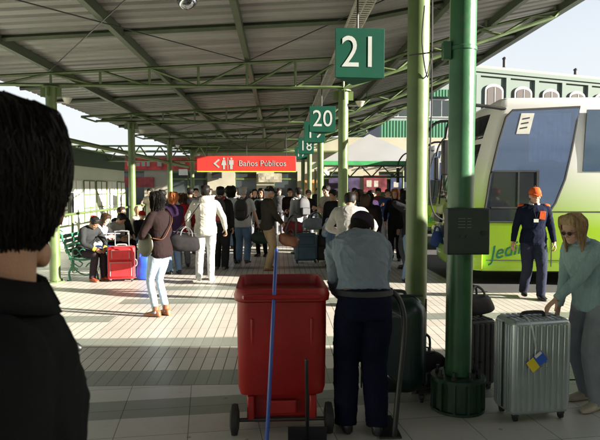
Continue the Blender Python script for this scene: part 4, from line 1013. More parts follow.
    for key, sg, pn in (('l',-1,lpn),('r',1,rpn)):
        a, b, c = arms[key]; dd = nrm(c-b); pn_ = V(*pn) if pn is not None else V(-sg*1., 0, -.05)+V(0,-.3,0)
        hm_ = MB(); tside = np.cross(dd, nrm(pn_)); want = V(0,1,0) if abs(dd[1]) < .7 else V(0,0,1)*1.
        sd_ = 1 if np.dot(tside, want) >= 0 else -1
        hand_mb(hm_, c, dd, pn_, sd_, curl=curl if not isinstance(curl, tuple) else curl[0 if sg < 0 else 1], s=1.0 if not fem else .92)
        me = remesh(hm_, .0035, 1) if near else hm_.mesh('h'); bm.from_mesh(me); bpy.data.meshes.remove(me)
    me = bpy.data.meshes.new(name); bm.to_mesh(me); bm.free(); sc(me)
    me.polygons.foreach_set('use_smooth', [True]*len(me.polygons))
    skm = SK[sk]; hm2 = HAIR[hair[1]] if hair else m_iris
    root = link(me, name, [skm, m_lip, m_eye, m_iris], None); root.location = loc; root.rotation_euler.z = rz
    tag(root, label, 'person', group)
    # ---- trousers
    if bottom is not None:
        mb = MB(); torso(mb, .012, u0=-.3, u1=.2)
        for key in 'lr':
            a, b, c = legs[key]; e = c+nrm(c-b)*.035; w_ = bl
            mb.tube([a, a*.5+b*.5, b, b*.5+c*.5, c, e], [.104,.088*(.5+.5*w_),.062*w_,.060*w_,.052*w_,.054*w_], n=16, sub=3)
        me = remesh(mb, vox, 2, wr=min(wr*.8,.005), wf=9, seed=seed, stretch=(1,1,.55)); sc(me); link(me, 'trousers', bottom, root)
    # ---- top
    if top is not None:
        mb = MB(); ad = .016*loose; torso(mb, ad, u0=-.25 if hem > .09 else -.09 if hem > .03 else .1, ex=1.2, hemr=1.06)
        for key in 'lr':
            a, b, c = arms[key]; k = (.92 if fem else 1)*(1+.10*(loose-1)); q = sleeve
            if q >= 2: pts, rr_ = [a, a*.5+b*.5, b, b*.5+c*.5, c+nrm(b-c)*.005], [.070*k,.064*k,.055*k,.048*k,.039*k]
            elif q > 1: e = b+(c-b)*(q-1); pts, rr_ = [a, a*.5+b*.5, b, e], [.070*k,.064*k,.055*k,.052*k]
            else: e = a+(b-a)*q; pts, rr_ = [a, a*.5+e*.5, e], [.070*k,.066*k,.062*k]
            p0 = sp(.84)[0]; mb.tube([p0+(a-p0)*.45]+pts, [.075*k]+rr_, n=16, sub=3)
        mb.tube([sp(.93)[0], pe, pe+(nk-pe)*.28], [.088,.072,.064], n=16)
        if hood:
            q = sp(.97)[0]; b_ = nrm(V(0,-1,.1)); mb.ell(q+b_*.085+V(0,0,.01), (.115,.055,.085)); mb.ell(q+V(0,-.03,.05), (.095,.09,.045))
        me = remesh(mb, vox*.9, 2, wr=wr, wf=7, seed=seed+3, stretch=(1,1,.8)); sc(me); tp = link(me, 'jacket' if loose > 1.2 else 'shirt', top, root)
        if collar is not None:
            mb = MB(); n = 20
            for r0, r1, z0, z1 in ((.060,.064,.0,.05),(.066,.088,.052,.012)):
                rg = []
                for r_, z_ in ((r0,z0),(r1,z1)):
                    rg.append([(pe+nrm(nk-pe)*z_+V(math.sin(q)*r_,math.cos(q)*r_*1.02,-.02*math.cos(q)))*s for q in [R(20)+R(320)*j/(n-1) for j in range(n)]])
                mb.loft(rg, closed=False)
            o = mb.build('collar', collar, root, smooth=True); q = o.modifiers.new('s','SOLIDIFY'); q.thickness = .006
    if vest is not None:
        mb = MB(); torso(mb, .028, u0=-.1, u1=.97, ex=1.0); me = remesh(mb, vox, 2, wr=wr, seed=seed); sc(me); link(me, 'vest', vest, root)
    if belt is not None:
        p, t = sp(.145); n = 28; rg = []
        for h_, e_ in ((-.018,.0),(-.018,.034),(.018,.034),(.018,.0)):
            rg.append([(p+t*h_+V(0,-.004,0)+lat(.1)*(.162*bulk+e_)*math.cos(q)+V(0,1,0)*(.112*bulk+e_)*math.sin(q))*s for q in [2*math.pi*j/n for j in range(n)]])
        MB().loft(rg+[rg[0]], cap=False).build('belt', belt, root, smooth=True)
    # ---- shoes
    if shoe is not None:
        for key, ft_ in (('l',ft[0]),('r',ft[1])):
            a, b, c = legs[key]; q = R(ft_); fd = V(-math.sin(q), math.cos(q), 0)
            dz = c[2]-.085; lift = 0
            lt = V(math.cos(q), math.sin(q), 0); rings = []
            for a_, hw, h_ in ((-.075,.020,.05),(-.065,.034,.085),(-.03,.040,.11),(.02,.040,.10),(.06,.043,.075),(.10,.048,.058),(.145,.047,.048),(.175,.036,.040),(.190,.016,.028)):
                base = V(c[0],c[1],dz)+fd*a_; rings.append([(base+lt*hw*np.sign(math.cos(g_))*abs(math.cos(g_))**.75+V(0,0,h_/2+h_/2*np.sign(math.sin(g_))*abs(math.sin(g_))**.65+.003))*s for g_ in [2*math.pi*j/14 for j in range(14)]])
            o_ = MB().loft(rings); 
            if heel: o_.tube([(c+V(0,0,-.04))*s, (c+V(0,0,heel))*s], [.046*s,.049*s], n=14)
            o_.build('shoe', shoe, root, smooth=50)
    # ---- hair
    def hpx(p): return hx(p)*s
    if hair:
        style, hc = hair[0], HAIR[hair[1]]; rs = random.Random(seed); nA, nT = (96, 26) if near else (48, 16)
        long_ = {'long':.34,'bob':.10,'mid':.22,'wavy':.36,'pony':0,'short':0,'buzz':0,'curly':.06,'bun':0}[style]
        th_ = {'long':.020,'bob':.026,'mid':.030,'wavy':.030,'pony':.014,'short':.014,'buzz':.006,'curly':.036,'bun':.014}[style]*(.4 if cap is not None else 1)
        rows = []
        for j in range(nT):
            row = []
            for i in range(nA):
                az = 2*math.pi*i/nA; fr = abs((az+math.pi) % (2*math.pi)-math.pi)     # 0 front .. pi back
                fd_ = math.degrees(fr)
                lo = np.interp(fd_, [0,35,55,72,95,118,180], [.172,.165,.130,.092 if style != 'buzz' else .12,.118,.055,.030])
                if not long_ and fd_ > 100 and near: lo += .012*mnoise.noise(Vector((math.sin(az)*9, math.cos(az)*9, seed)))-.014
                if long_: lo = np.interp(fd_, [0,38,58,80,180], [.192,.185,.150,.04-long_*.6,.03-long_])
                z = .2349+(lo-.2349)*((j/(nT-1))**(.8 if not long_ else 1.05))
                tt = j/(nT-1); n1 = mnoise.noise(Vector((math.sin(az)*5+seed, math.cos(az)*5, z*(3 if long_ else 14)))); st_ = mnoise.noise(Vector((math.sin(az)*16, math.cos(az)*16+seed, z*4)))
                off = th_*min(1, .45+tt*3.0)*(1+.35*n1)+(.0022 if near else .0045)*st_+(.003 if style != 'curly' else .014*mnoise.noise(Vector((math.sin(az)*14, math.cos(az)*14, z*60+seed))))
                if tt > .93: off *= .55 if not long_ else .8
                if long_ and fd_ < 95: off *= (1-.75*(tt**1.5)*(95-fd_)/95)
                if z >= .035: p = head_pt(az, z, off)
                else:
                    b_ = head_pt(az, .035, off); dr = (.035-z)
                    k = 1+dr*(.55 if style in ('wavy','long') else .25); wv = (.014*math.sin(z*70+az*3+seed)*(style == 'wavy'))
                    p = V(b_[0]*k*1.05+wv*math.sin(az), b_[1]*(1 if b_[1] < 0 else .9)-.10*dr+wv*math.cos(az), z)
                row.append(p)
            rows.append(row)
        if long_:       # world-down fall below the chin
            for j in range(nT):
                for i in range(nA):
                    p = rows[j][i]
                    if p[2] < .035:
                        q = hx((p[0],p[1],.035)); back = np.array(Rh @ Vector((0,-1,0))); back[2] = 0
                        q = q+V(0,0,-(.035-p[2]))+nrm(back)*max(0,.0)*1; rows[j][i] = q
                    else: rows[j][i] = hx(p)
        else: rows = [[hx(p) for p in r_] for r_ in rows]
        rows = [[p*s for p in r_] for r_ in rows]
        mb = MB().loft(rows, cap=False); mb.f.append(tuple(range(nA))); mb.m.append(0)
        o = mb.build('hair', hc, root, smooth=80); q = o.modifiers.new('s','SOLIDIFY'); q.thickness = .010 if near else .008; q.offset = -1
        if near or style in ('wavy','curly'):
            # loose strands / locks over the shell
            mb = MB(); nl = 1500 if near else 110
            for k in range(nl):
                az = rs.uniform(0, 2*math.pi); fr = abs((az+math.pi) % (2*math.pi)-math.pi)
                if fr < R(50) and long_: continue
                j0 = rs.randrange(0, nT//2); j1 = min(nT-1, j0+rs.randrange(nT//3, nT)); i0 = int(az/(2*math.pi)*nA) % nA
                pts = []; c0 = hx((0,-.01,.12))*s; di = rs.uniform(-.45,.45) if not long_ else rs.uniform(-.15,.15)
                for jj in range(j0, j1, max(1, (j1-j0)//5)):
                    p = rows[jj][int(i0+di*(jj-j0)) % nA]; pts.append(c0+(p-c0)*(1+rs.uniform(.00,.035 if style != 'wavy' else .08)))
                if len(pts) > 2: mb.tube(pts, [rs.uniform(.0005,.0014) if near else rs.uniform(.004,.008)]*(len(pts)-1)+[.0008], n=4 if near else 5, sub=2)
            if mb.v: mb.build('hair_strands', hc, o, smooth=80)
        if style == 'pony': MB().tube([hpx((0,-.10,.15)),hpx((0,-.15,.14)),hpx((0,-.155,.06)),hpx((0,-.14,-.02))], [.018,.028,.024,.006], n=10, sub=4).build('ponytail', hc, o, smooth=True)
        if style == 'bun': MB().ell(hpx((0,-.115,.16)), (.035*s,)*3).build('hair_bun', hc, o, smooth=True)
    if cap is not None:
        n = 28; rg = []
        for z, off in ((.135,.010),(.150,.014),(.175,.016),(.200,.016),(.220,.016),(.230,.014),(.2345,.010)):
            rg.append([hpx(head_pt(2*math.pi*j/n, z, off)+V(0,0,.012*(math.cos(2*math.pi*j/n) < -.2)*-1)) for j in range(n)])
        cm = cap if not isinstance(cap, tuple) else cap[0]
        co_ = MB().loft(rg).build('cap', cm, root, smooth=True)
        br_ = []
        for k in range(7):
            t_k = k/6; row = []
            for j in range(15):
                a = R(-62+124*j/14); e = head_pt(a, .146, .018); ex = .078*t_k*math.cos(a*1.25)**.6 if abs(a) < R(70) else 0
                row.append(hpx((e[0]*(1-.06*t_k), e[1]+ex, .146-.020*t_k-.018*abs(math.sin(a))**2*t_k)))
            br_.append(row)
        o = MB().loft(br_, closed=False).build('cap_brim', cm, co_, smooth=True); q = o.modifiers.new('s','SOLIDIFY'); q.thickness = .005
        MB().ell(hpx((0,-.008,.256)), (.008,.008,.005)).build('cap_button', cm, co_)
    if glasses:
        mb = MB()
        for sg in (-1,1):
            c_ = [hpx((sg*.031+.021*math.cos(q), .103-.008*abs(math.cos(q)), .115+.017*math.sin(q))) for q in [2*math.pi*j/16 for j in range(17)]]
            mb.tube(c_, .0016, n=5); mb.tube([hpx((sg*.052,.096,.119)),hpx((sg*.078,.05,.118)),hpx((sg*.080,-.005,.112))], .0016, n=5)
        mb.tube([hpx((-.010,.106,.118)),hpx((.010,.106,.118))], .0016, n=5); g_ = mb.build('glasses', DARKM, root)
        mb = MB()
        for sg in (-1,1): mb.ell(hpx((sg*.031,.1025,.115)), (.018,.0015,.015), M=Rh)
        mb.build('lens', glass_mat('sunglass', (.05,.04,.035)), g_, smooth=True)
    root['_j'] = 0; del root['_j']
    info = dict(root=root, arms={k: [q*s for q in v] for k, v in arms.items()}, sp=lambda u: (sp(u)[0]*s, sp(u)[1]), s=s, hx=lambda p: hx(p)*s, lat=lat, legs={k: [q*s for q in v] for k, v in legs.items()})
    return info
def toworld(info, p):
    o = info['root']; M = Matrix.Translation(o.location) @ Matrix.Rotation(o.rotation_euler.z, 4, 'Z'); return M @ Vector(p)
def wear_backpack(info, label, h, w, d, m, m2=None, group=None):
    """a backpack lying on the wearer's back"""
    p, t = info['sp'](.12); p = V(*p)+V(0,-.135*info['s'],-.02); o = info['root']; wp = toworld(info, p)
    b = backpack(label, tuple(wp), o.rotation_euler.z, h, w, d, m, m2, group=group); return b
# ---- clothes
JB = lambda n, c, **k: cloth(n, c, **k)
jeans_l = JB('pale_jeans', (.33,.40,.48), bump=.4); jeans_b = JB('blue_jeans', (.12,.19,.30)); navy = JB('navy_twill', (.006,.008,.020)); dblack = JB('black_cloth', (.014,.014,.016))
khaki = JB('khaki', (.30,.22,.13)); cream = JB('cream_jacket', (.38,.37,.33)); brownk = JB('dark_brown_knit', (.018,.011,.011)); teal = JB('teal_knit', (.30,.42,.44), bump=1., bscale=40, stretch=(3,3,.3))
grey_sh = JB('grey_blue_shirt', (.17,.21,.255)); darkj = JB('dark_olive_jacket', (.035,.032,.026)); whitec = JB('white_cloth', (.42,.43,.43)); greyc = JB('mid_grey_cloth', (.06,.06,.063)); beige = JB('beige_shirt', (.32,.29,.23))
redc = JB('red_cloth', (.25,.012,.012)); bluec = JB('blue_cloth', (.02,.045,.14)); offw = JB('off_white_knit', (.30,.29,.27)); greyt = JB('grey_trousers', (.17,.17,.19)); pinkc = JB('pink_cloth', (.5,.22,.25)); purple = JB('purple_cloth', (.03,.015,.045))
guardn = JB('guard_navy', (.008,.010,.024)); orange = JB('orange_cloth', (.50,.085,.02)); capd = JB('dark_cap', (.03,.022,.035)); denim = JB('denim_collar', (.20,.30,.38))
leather = mat('tan_leather', (.23,.085,.035), rough=.45, var=.2); blk_sh = mat('black_shoe', (.012,.012,.012), rough=.35); whs = mat('white_shoe', (.6,.6,.57), rough=.5); beish = mat('beige_shoe', (.42,.36,.29), rough=.5); redsh = mat('rust_shoe', (.32,.06,.02), rough=.55)
olive = mat('olive_leather', (.04,.035,.017), rough=.45, var=.25); 

# ================= foreground man, seen from behind
fm_ = person('dark haired man in a black jacket filling the left edge, seen from behind', (-.39,.80,0), R(-68), H=1.83, top=dblack, loose=1.4, bottom=dblack, shoe=blk_sh, hair=('short','black'), sk='tan', near=True, vox=.009, hem=.15, wr=.006, head=(2,82,0), neck=4, bulk=.80, collar=dblack)
wear_backpack(fm_, 'black backpack on the back of the near man at the left edge', .46, .32, .14, m_blk) if False else None

# ================= bending man beside the bin
bd = person('man in grey blue shirt and navy trousers bending forward beside the red bin', (.585,3.97,0), R(0), H=1.74, lean=16, curve=50, py=-.06, pz=.93, head=(40,-22,12), neck=14,
   lh=V(-.08,.48,.86), rh=V(.12,.50,.84), lp=(-.25,-.6,-.8), rp=(.35,-.6,-.7), lf=(-.115,.02,0), rf=(.10,-.02,0), ft=(10,-10), lpn=(0,-.3,-1), rpn=(0,-.3,-1), top=grey_sh, sleeve=2., loose=1.25, bottom=navy, bl=1.5, shoe=blk_sh, hair=('buzz','black'), cap=capd, sk='tan', near=True, vox=.008, hem=.02, wr=.010, sd=(.045,.045), bulk=1.03, belt=m_blk, seed=4)
# ================= woman with the silver suitcase
hp = mid+nrm_*.14; hp = Vector((hp.x-.05, hp.y-.02, .80))
wl = Vector((2.46, 4.42, 0)); rzw = R(108); loc2 = Matrix.Rotation(-rzw,3,'Z') @ (hp-wl); k_ = 1.75/1.56
handw = (loc2.x*k_, loc2.y*k_-.13, loc2.z*k_-.08)
wm = person('blond woman with glasses and teal cardigan, hand on the silver suitcase', tuple(wl), rzw, H=1.56, fem=True, lean=10, curve=20, head=(24,8,0), neck=10,
   lh=V(handw[0],handw[1],handw[2]), lp=(-.6,-.6,-.5), lpn=(0,0,-1), rh=V(.20,.20,.80), rp=(.5,-1,0), curl=(.30,.6), lf=(-.12,.06,0), rf=(.10,-.05,0), top=teal, loose=1.15, sleeve=2., bottom=JB('pale_slacks', (.24,.26,.30)), bl=1.30, shoe=beish, hair=('mid','dblonde'), sk='light', near=True, vox=.008, hem=.15, wr=.0035, collar=denim, glasses=True, bulk=1.1, seed=11)
# ================= bus station guard
gd = person('guard in navy uniform and orange cap walking in front of the coach', tuple(G(532,298))[:2]+(0,), R(172), H=1.72, head=(6,2,0), lf=(-.10,.10,0), rf=(.09,-.16,.02), lh=V(-.31,.10,.80), rh=V(.33,.02,.80), lp=(-.6,-1,0), rp=(.6,-1,0), curl=.8, top=guardn, loose=1.35, bottom=JB('guard_trousers', (.022,.026,.045)), bl=1.3, shoe=blk_sh, hair=('buzz','black'), cap=orange, sk='tan', near=True, vox=.010, hem=.10, wr=.005, bulk=1.05, seed=8, collar=whitec)
r_ = gd['root']; s_ = gd['s']
for sg in (-1,1):
    q = gd['arms']['l' if sg < 0 else 'r'][0]; MB().ell(q+V(sg*.0,.0,.045), (.062,.052,.034), n=16).build('shoulder_patch', orange, r_, smooth=True)
p, t = gd['sp'](.66); mb = MB().box(tuple(p+V(-.085,.148,.02)), (.085,.014,.125), M=Matrix.Rotation(R(-6),3,'Y')); mb.build('chest_pocket', orange, r_, bevel=.004)
mb = MB().tube([p+V(-.05,.10,.14),p+V(-.02,.152,.05),p+V(.01,.158,-.03),p+V(.03,.152,.05),p+V(.05,.10,.14)], .004, n=5, sub=3); mb.build('lanyard', DARKM, r_)
MB().box(tuple(p+V(.01,.160,-.06)), (.07,.004,.05)).build('badge', mat('badge', (.55,.58,.5), rough=.3), r_)
MB().bb((-.010*1,.0,.0),(.0,.0,.0)) if False else None

# ================= woman in brown with boots
wb = person('woman with long wavy black hair, dark brown sweater, pale jeans and tan boots', tuple(G(161,316))[:2]+(0,), R(62), H=1.66, fem=True, lean=-2, curve=8, head=(6,8,0), lf=(-.075,.03,0), rf=(.075,-.03,0), lh=V(-.10,.26,1.08), rh=V(.10,.24,1.04), lp=(-1,-.6,-.2), rp=(1,-.7,-.3),
   top=brownk, loose=1.1, bottom=jeans_l, bl=.90, shoe=leather, heel=.07, hair=('wavy','black'), sk='tan', near=True, vox=.009, hem=.10, wr=.004, seed=21)
s_ = wb['s']; p, t = wb['sp'](.9)
bgp = toworld(wb, wb['sp'](.18)[0]+V(-.17,.10,-.02))
sb = thing('shoulder_bag', 'olive brown slouchy shoulder bag at the hip of the woman in brown', 'handbag', tuple(bgp), wb['root'].rotation_euler.z)
rings = []
for i in range(9):
    u = i/8; k = [.55,.85,1,1.02,1,.95,.85,.7,.5][i]; rings.append([(.045*k*math.cos(q)*(1+.1*math.sin(3*q)), .125*k*math.sin(q), -.15+.29*u-.02*math.cos(q*2)) for q in [2*math.pi*j/20 for j in range(20)]])
MB().loft(rings).build('bag_body', olive, sb, smooth=True, sub=1)
lp_ = lambda q: np.array(Matrix.Rotation(-sb.rotation_euler.z,3,'Z') @ (toworld(wb, q)-Vector(bgp)))
rsh = wb['arms']['r'][0]; S0 = wb['sp']
pts = [V(0,-.12,.09), lp_(S0(.3)[0]+V(-.10,-.125,0)), lp_(S0(.55)[0]+V(-.02,-.165,0)), lp_(S0(.78)[0]+V(.06,-.160,0)), lp_(S0(.95)[0]+V(.105,-.085,.01)), lp_(S0(.97)[0]+V(.11,.0,.035)), lp_(S0(.85)[0]+V(.08,.12,0)), lp_(S0(.5)[0]+V(-.06,.155,0)), V(0,.13,.09)]
MB().tube(pts, [(.014,.005)]*len(pts), n=6, sub=5).build('strap', leather, sb)

# ================= man in cream hooded jacket
cm_ = person('man in a cream hooded jacket and white trousers walking away with a black bag', tuple(G(206,281))[:2]+(0,), R(6), H=1.76, lf=(-.12,-.14,.03), rf=(.09,.12,0), rh=V(.36,.12,.93), rp=(.8,-1,0), lh=V(-.30,.10,.92), lp=(-1,-.6,0), top=cream, loose=1.45, hood=True, bottom=whitec, bl=1.2, shoe=whs, hair=('short','black'), sk='tan', vox=.011, hem=.12, wr=.006, curl=.8, seed=31, bulk=1.04)
p = at(185,247,10.15); df = duffel('shoulder_bag', 'black shoulder bag slung at the left side of the man in cream', (p.x-.04, 10.15, .60), R(28), .56, .165, mat('black_bag_fabric2', (.010,.009,.010), rough=.8, spec=.15, var=.3, scale=14), strap=[(-.20,0,.30),(0.02,.03,.55),(.20,.08,.80),(.27,.2,.86)])
df.rotation_euler.y = R(8)
p = at(205,228,10.0)
# ================= walkers beyond
G2 = 'people walking away towards the terminal'
w1 = person('man in black with a dark red backpack walking away left of the grey haired man', tuple(G(221,270))[:2]+(0,), R(-4), H=1.74, top=dblack, loose=1.5, bottom=dblack, bl=1.4, shoe=blk_sh, hair=('short','black'), vox=.014, lf=(-.1,.1,0), rf=(.1,-.12,.02), group=G2, seed=41)
wear_backpack(w1, 'dark red backpack on the man dressed in black', .52, .27, .17, m_blk, mat('maroon_fabric', (.20,.015,.02), rough=.6))
w2 = person('grey haired man in a white shirt and blue jeans walking away with a black backpack', tuple(G(243,264))[:2]+(0,), R(-8), H=1.74, top=whitec, sleeve=.8, loose=1.4, bottom=jeans_b, bl=1.35, shoe=blk_sh, hair=('short','grey'), sk='light', vox=.014, lf=(-.12,.14,0), rf=(.12,-.14,.03), rh=V(.34,.06,.88), group=G2, seed=42)
wear_backpack(w2, 'black backpack on the grey haired man in the white shirt', .48, .30, .17, m_blk)
p = toworld(w2, w2['arms']['r'][2]); duffel('travel_bag', 'dark green travel bag carried low by the grey haired man', (p.x+.10, p.y-.05, .46), R(4), .50, .15, mat('dark_green_fabric', (.012,.03,.024), rough=.6))
w3 = person('young woman in a white and black top beyond the grey haired man', tuple(at(262,214,14.5))[:2]+(0,), R(160), H=1.70, fem=True, top=whitec, vest=dblack, loose=1.1, bottom=dblack, shoe=blk_sh, hair=('mid','black'), vox=.016, seed=43)
w4 = person('person in red seen small between the walkers and the old man', tuple(at(252,206,20))[:2]+(0,), R(180), H=1.60, top=redc, bottom=dblack, shoe=blk_sh, hair=('short','black'), vox=.02, seed=44)
w5 = person('person with dark hair just behind the man with the red backpack', tuple(at(231,214,13.2))[:2]+(0,), R(0), H=1.74, top=whitec, loose=1.5, bottom=dblack, shoe=blk_sh, hair=('curly','black'), vox=.016, seed=45, group=G2)
# ================= old man with cap
om = person('old man in a flat dark cap, dark jacket and khaki trousers standing in profile', tuple(G(268,270))[:2]+(0,), R(-72), H=1.75, lean=-1, curve=4, head=(6,-4,0), lh=V(-.12,.26,1.02), rh=V(.12,.27,.98), lp=(-1,-.6,-.3), rp=(1,-.6,-.3), curl=.9, lf=(-.10,.06,0), rf=(.10,-.04,0), top=darkj, loose=1.6, hem=.16, bottom=khaki, bl=1.3, shoe=leather, hair=('short','grey'), cap=dblack, sk='tan', vox=.012, seed=51, wr=.006)
p = at(287,245,12.1); duffel('travel_bag', 'brown leather bag hanging from the old man\'s hand', (p.x, 12.05, .50), R(-12), .42, .14, m_or, strap=[(-.12,0,.26),(-.10,0,.52),(.0,0,.64),(.05,.0,.52),(.12,0,.26)]).rotation_euler.y = R(16)
ot = MB().tube([V(*at(284,258,12.0)),V(*at(283,225,12.0))], .012, n=8).tube([V(*at(290,258,12.0)),V(*at(289,225,12.0))], .012, n=8)
# ================= group behind luggage pile
w6 = person('man with a dark backpack over a grey and white top behind the luggage pile', tuple(at(299,215,15.0))[:2]+(0,), R(30), H=1.72, top=whitec, loose=1.5, bottom=jeans_b, shoe=blk_sh, hair=('short','black'), vox=.015, seed=52)
wear_backpack(w6, 'dark grey backpack on the man behind the luggage pile', .5, .34, .18, mat('charcoal_fabric', (.05,.052,.055), rough=.7))
w7 = person('man in a beige t-shirt with folded arms facing left behind the luggage', tuple(at(327,215,13.9))[:2]+(0,), R(120), H=1.78, head=(10,20,0), lh=V(.10,.24,1.20), rh=V(-.08,.26,1.16), lp=(-1,-.2,-.8), rp=(1,-.2,-.8), curl=.8, top=beige, sleeve=.75, loose=1.2, bottom=dblack, shoe=blk_sh, hair=('short','black'), sk='light', vox=.012, seed=53)
w8 = person('person in an off-white sweater leaning over beyond the bending man, elbow out', (1.02,8.3,0), R(-8), H=1.74, lean=16, curve=26, head=(30,-5,0), neck=10, lh=V(-.12,.42,1.02), rh=V(.20,.30,.98), lp=(-1,-.3,-.2), rp=(1.2,-.5,.1), top=offw, loose=1.5, bottom=dblack, shoe=blk_sh, hair=('short','black'), vox=.011, seed=54, bulk=1.06)
p, t = w8['sp'](.8)
q = lambda u, x, y: toworld(w8, w8['sp'](u)[0]+V(x,y,0))
tag(MB().tube([V(*q(.95,.09,-.02)),V(*q(.8,.10,-.135)),V(*q(.5,.10,-.165)),V(*q(.15,.13,-.15)),V(*q(-.05,.2,-.05))], [(.020,.006)]*5, n=6, sub=4).build('bag_strap', m_blk), 'black bag strap across the back of the off-white sweater', 'strap')
plaid = printed('plaid_shirt', (.16,.03,.03), (.03,.04,.09), 9, 'plaid'); stripe = printed('striped_shirt', (.03,.035,.06), (.30,.30,.30), 12); stripe2 = printed('striped_top', (.10,.10,.11), (.03,.03,.035), 8)
crowd = [  # px, headtop py, Y, facing, H, top, hair, fem, label
 (349,200,11.4,170,1.62,dblack,('long','black'),True,'dark dressed woman right behind the slim column holding a white bag'),
 (361,190,13.2,120,1.68,stripe2,('mid','brown'),True,'woman with brown hair in grey in the dim crowd beside the column'),
 (369,192,14.6,200,1.66,purple,('short','black'),False,'man in purple deep in the dim crowd'),
 (396,187,13.6,160,1.70,dblack,('mid','red'),True,'copper haired woman standing out in the dim crowd'),
 (407,194,12.2,60,1.66,dblack,('long','black'),True,'long haired woman in black just left of the thick light green column'),
 (378,190,17.5,180,1.72,plaid,('short','black'),False,'man in plaid red far back in the dim crowd'),
 (388,192,16.5,150,1.68,bluec,('short','brown'),False,'man in blue far back in the dim crowd'),
 (340,196,15.5,210,1.64,pinkc,('mid','black'),True,'woman in pink just right of the man in the beige t-shirt'),
 (354,189,19.0,180,1.72,whitec,('short','black'),False,'man in white far back behind the crowd'),
 (183,200,12.6,20,1.60,redc,('curly','brown'),True,'curly haired woman in red between the woman in brown and the man in cream'),
 (190,192,15.2,0,1.72,dblack,('short','black'),False,'tall man in black far behind the man in cream'),
 (173,203,11.6,30,1.62,purple,('curly','red'),True,'woman with copper curls just right of the woman in brown'),
 (151,194,18.5,150,1.70,beige,('short','black'),False,'man in beige far behind the woman in brown'),
 (236,194,22,170,1.70,stripe,('short','black'),False,'small distant man in blue near the terminal doors'),
 (279,192,21,180,1.70,greyc,('short','brown'),False,'small distant man in grey beyond the old man'),
 (318,192,24,180,1.72,dblack,('short','black'),False,'small distant man in black near the far column'),
 (211,192,24,180,1.68,whitec,('mid','brown'),True,'small distant woman in white by the shop front'),
 (346,193,14.0,200,1.66,brownk,('long','black'),True,'woman in dark brown half hidden behind the slim green column'),
 (372,199,11.8,140,1.62,dblack,('long','black'),True,'woman in black beside the off-white sweater, deep in shade'),
 (402,191,15.0,190,1.70,greyc,('short','black'),False,'man in grey between the copper haired woman and the thick column'),
 (228,189,16.5,10,1.74,stripe,('short','black'),False,'man in grey walking ahead of the man with the red backpack'),
 (196,196,17.5,170,1.70,dblack,('short','black'),False,'man in black facing the camera far behind the man in cream'),
 (163,200,15.5,150,1.66,greyc,('mid','black'),True,'woman in grey half hidden behind the woman in brown'),
 (290,194,17.5,170,1.70,brownk,('short','black'),False,'man in dark brown between the old man and the backpack wearer'),
 (254,193,17.0,200,1.68,dblack,('long','black'),True,'woman in black in shade left of the old man in khaki'),
 (309,196,16.8,160,1.66,dblack,('short','black'),False,'man in black just left of the man in the beige t-shirt'),
 (335,192,12.6,150,1.68,dblack,('short','black'),False,'man in black between the beige t-shirt and the slim column'),
 (366,195,10.6,20,1.60,brownk,('mid','brown'),True,'short woman in dark brown beside the bending man, seen from behind'),
 (412,196,10.4,200,1.64,dblack,('short','black'),False,'man in black mostly hidden by the thick light green column'),
 (204,193,13.8,190,1.70,brownk,('short','black'),False,'man in dark brown hidden behind the man in the cream jacket'),
]
for i, (px_, py_, Y, fc, H_, tp_, hr_, fe, lab) in enumerate(crowd):
    ar = [(None, None), (V(-.12,.30,1.15), None), (None, V(.10,.32,1.25)), (V(-.10,.26,1.08), V(.10,.27,1.05)), (None, V(.20,.14,1.45)), (V(-.26,-.02,.95), V(.24,.12,.93))][(i*5+2) % 6]
    p = at(px_, 205, Y); person(lab, (p.x, p.y, 0), R(fc), H=H_, fem=fe, top=tp_, loose=1.3, lh=ar[0], rh=ar[1], twist=random.uniform(-14,14), lean=random.uniform(-2,5), curve=random.uniform(0,10), bottom=random.choice([dblack, jeans_b, greyt]), bl=1.25, wr=.007, shoe=blk_sh, hair=hr_, sk=random.choice(['tan','light','dark']), vox=.016 if Y < 15 else .022, head=(random.uniform(-4,14), random.uniform(-25,25), 0), lf=(-.1,random.uniform(-.05,.1),0), rf=(.1,random.uniform(-.1,.05),0), group='people standing and waiting in the dim crowd' if px_ > 330 else None, seed=60+i)
p = at(352,206,11.0); plastic_bag('white plastic bag in the dim crowd beside the slim column', (p.x, 11.0, 1.13), 0, .26, .36, mat('white_plastic', (.7,.7,.7), rough=.35))
# ================= seated people
SG_ = 'people sitting in a row on the benches'
def seated(label, x, y, rz, **k):
    return person(label, (x, y, 0), rz, pz=.55, lf=(-.12,.44,0), rf=(.12,.40,0), group=SG_, vox=k.pop('vox', .013), **k)
s1 = seated('bowed seated person in grey jacket with red hair tie, nearest on the bench', -3.62, 10.98, R(-125), H=1.66, fem=True, lean=16, curve=20, head=(45,0,0), neck=10, lh=V(-.10,.50,.62), rh=V(.10,.48,.62), lp=(-1,-.3,-.3), rp=(1,-.3,-.3), curl=.6, top=JB('grey_green_jacket', (.030,.032,.033)), loose=1.6, bottom=JB('dark_slacks', (.03,.022,.028)), bl=1.2, shoe=redsh, hair=('bun','black'), sk='dark', seed=71)
hb_ = s1['hx']((0,-.10,.17)); MB().tube([s1['hx'](q) for q in ((-.05,-.09,.19),(0,-.125,.175),(.05,-.09,.19))], .016, n=8, sub=3).build('hair_tie', redc, s1['root'], smooth=True)
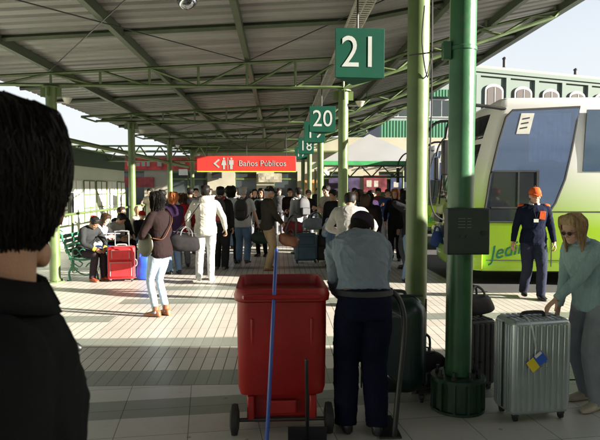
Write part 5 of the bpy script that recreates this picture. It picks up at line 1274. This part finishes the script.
for k in 'lr':
    c_ = s1['arms'][k]; d_ = nrm(c_[2]-c_[1]); MB().tube([c_[2]-d_*.045, c_[2]-d_*.0], .043, n=14).build('cuff', mat('yellow_cuff', (.6,.5,.05), rough=.8), s1['root'], smooth=True)
seated('seated woman in white reading papers, second on the bench', -3.66, 11.8, R(-110), H=1.62, fem=True, lean=12, curve=18, head=(35,0,0), lh=V(-.12,.40,.80), rh=V(.12,.40,.80), lp=(-1,-.2,-.6), rp=(1,-.2,-.6), top=whitec, loose=1.3, bottom=bluec, shoe=blk_sh, hair=('mid','brown'), sk='light', seed=72)
seated('seated dark haired person in pale grey leaning down, third on the bench', -3.62, 12.6, R(-115), H=1.64, lean=20, curve=20, head=(40,10,0), lh=V(-.12,.42,.66), rh=V(.12,.42,.66), top=JB('pale_grey', (.30,.30,.29)), loose=1.5, bottom=dblack, shoe=blk_sh, hair=('short','black'), seed=73)
seated('seated person in dark clothes facing the platform, fourth on the bench', -3.62, 13.4, R(-130), H=1.66, lean=4, curve=8, head=(0,10,0), lh=V(-.12,.40,.66), rh=V(.12,.40,.66), top=dblack, loose=1.5, bottom=dblack, shoe=blk_sh, hair=('short','brown'), sk='light', seed=74)
seated('seated child with a red cap beside the blue plastic bag', -3.35, 14.3, R(-140), H=1.5, lean=4, curve=8, head=(4,0,0), lh=V(-.12,.40,.66), rh=V(.12,.40,.66), top=dblack, loose=1.4, bottom=jeans_b, shoe=whs, hair=('short','black'), cap=redc, sk='light', seed=75)
seated('seated woman with fair hair farthest along the bench row', -3.6, 14.9, R(-120), H=1.62, fem=True, lean=4, curve=8, head=(0,0,0), lh=V(-.12,.40,.66), rh=V(.12,.40,.66), top=beige, loose=1.4, bottom=greyt, shoe=blk_sh, hair=('mid','dblonde'), sk='light', seed=76)
a_ = MB().bb((-.12,-.09,-.002),(.12,.09,.002)); o = a_.build('paper_sheet', WHITE, None, loc=(-3.26,11.68,.80), rz=.3); tag(o, 'white papers in the hands of the second seated person', 'papers')
# blue cloth at the coach bumper
p = at(437,243,11.6); plastic_bag('blue bundle hanging by the front bumper of the coach', (p.x, 11.6, .50), 0, .26, .42, mat('blue_bundle', (.03,.08,.35), rough=.6))
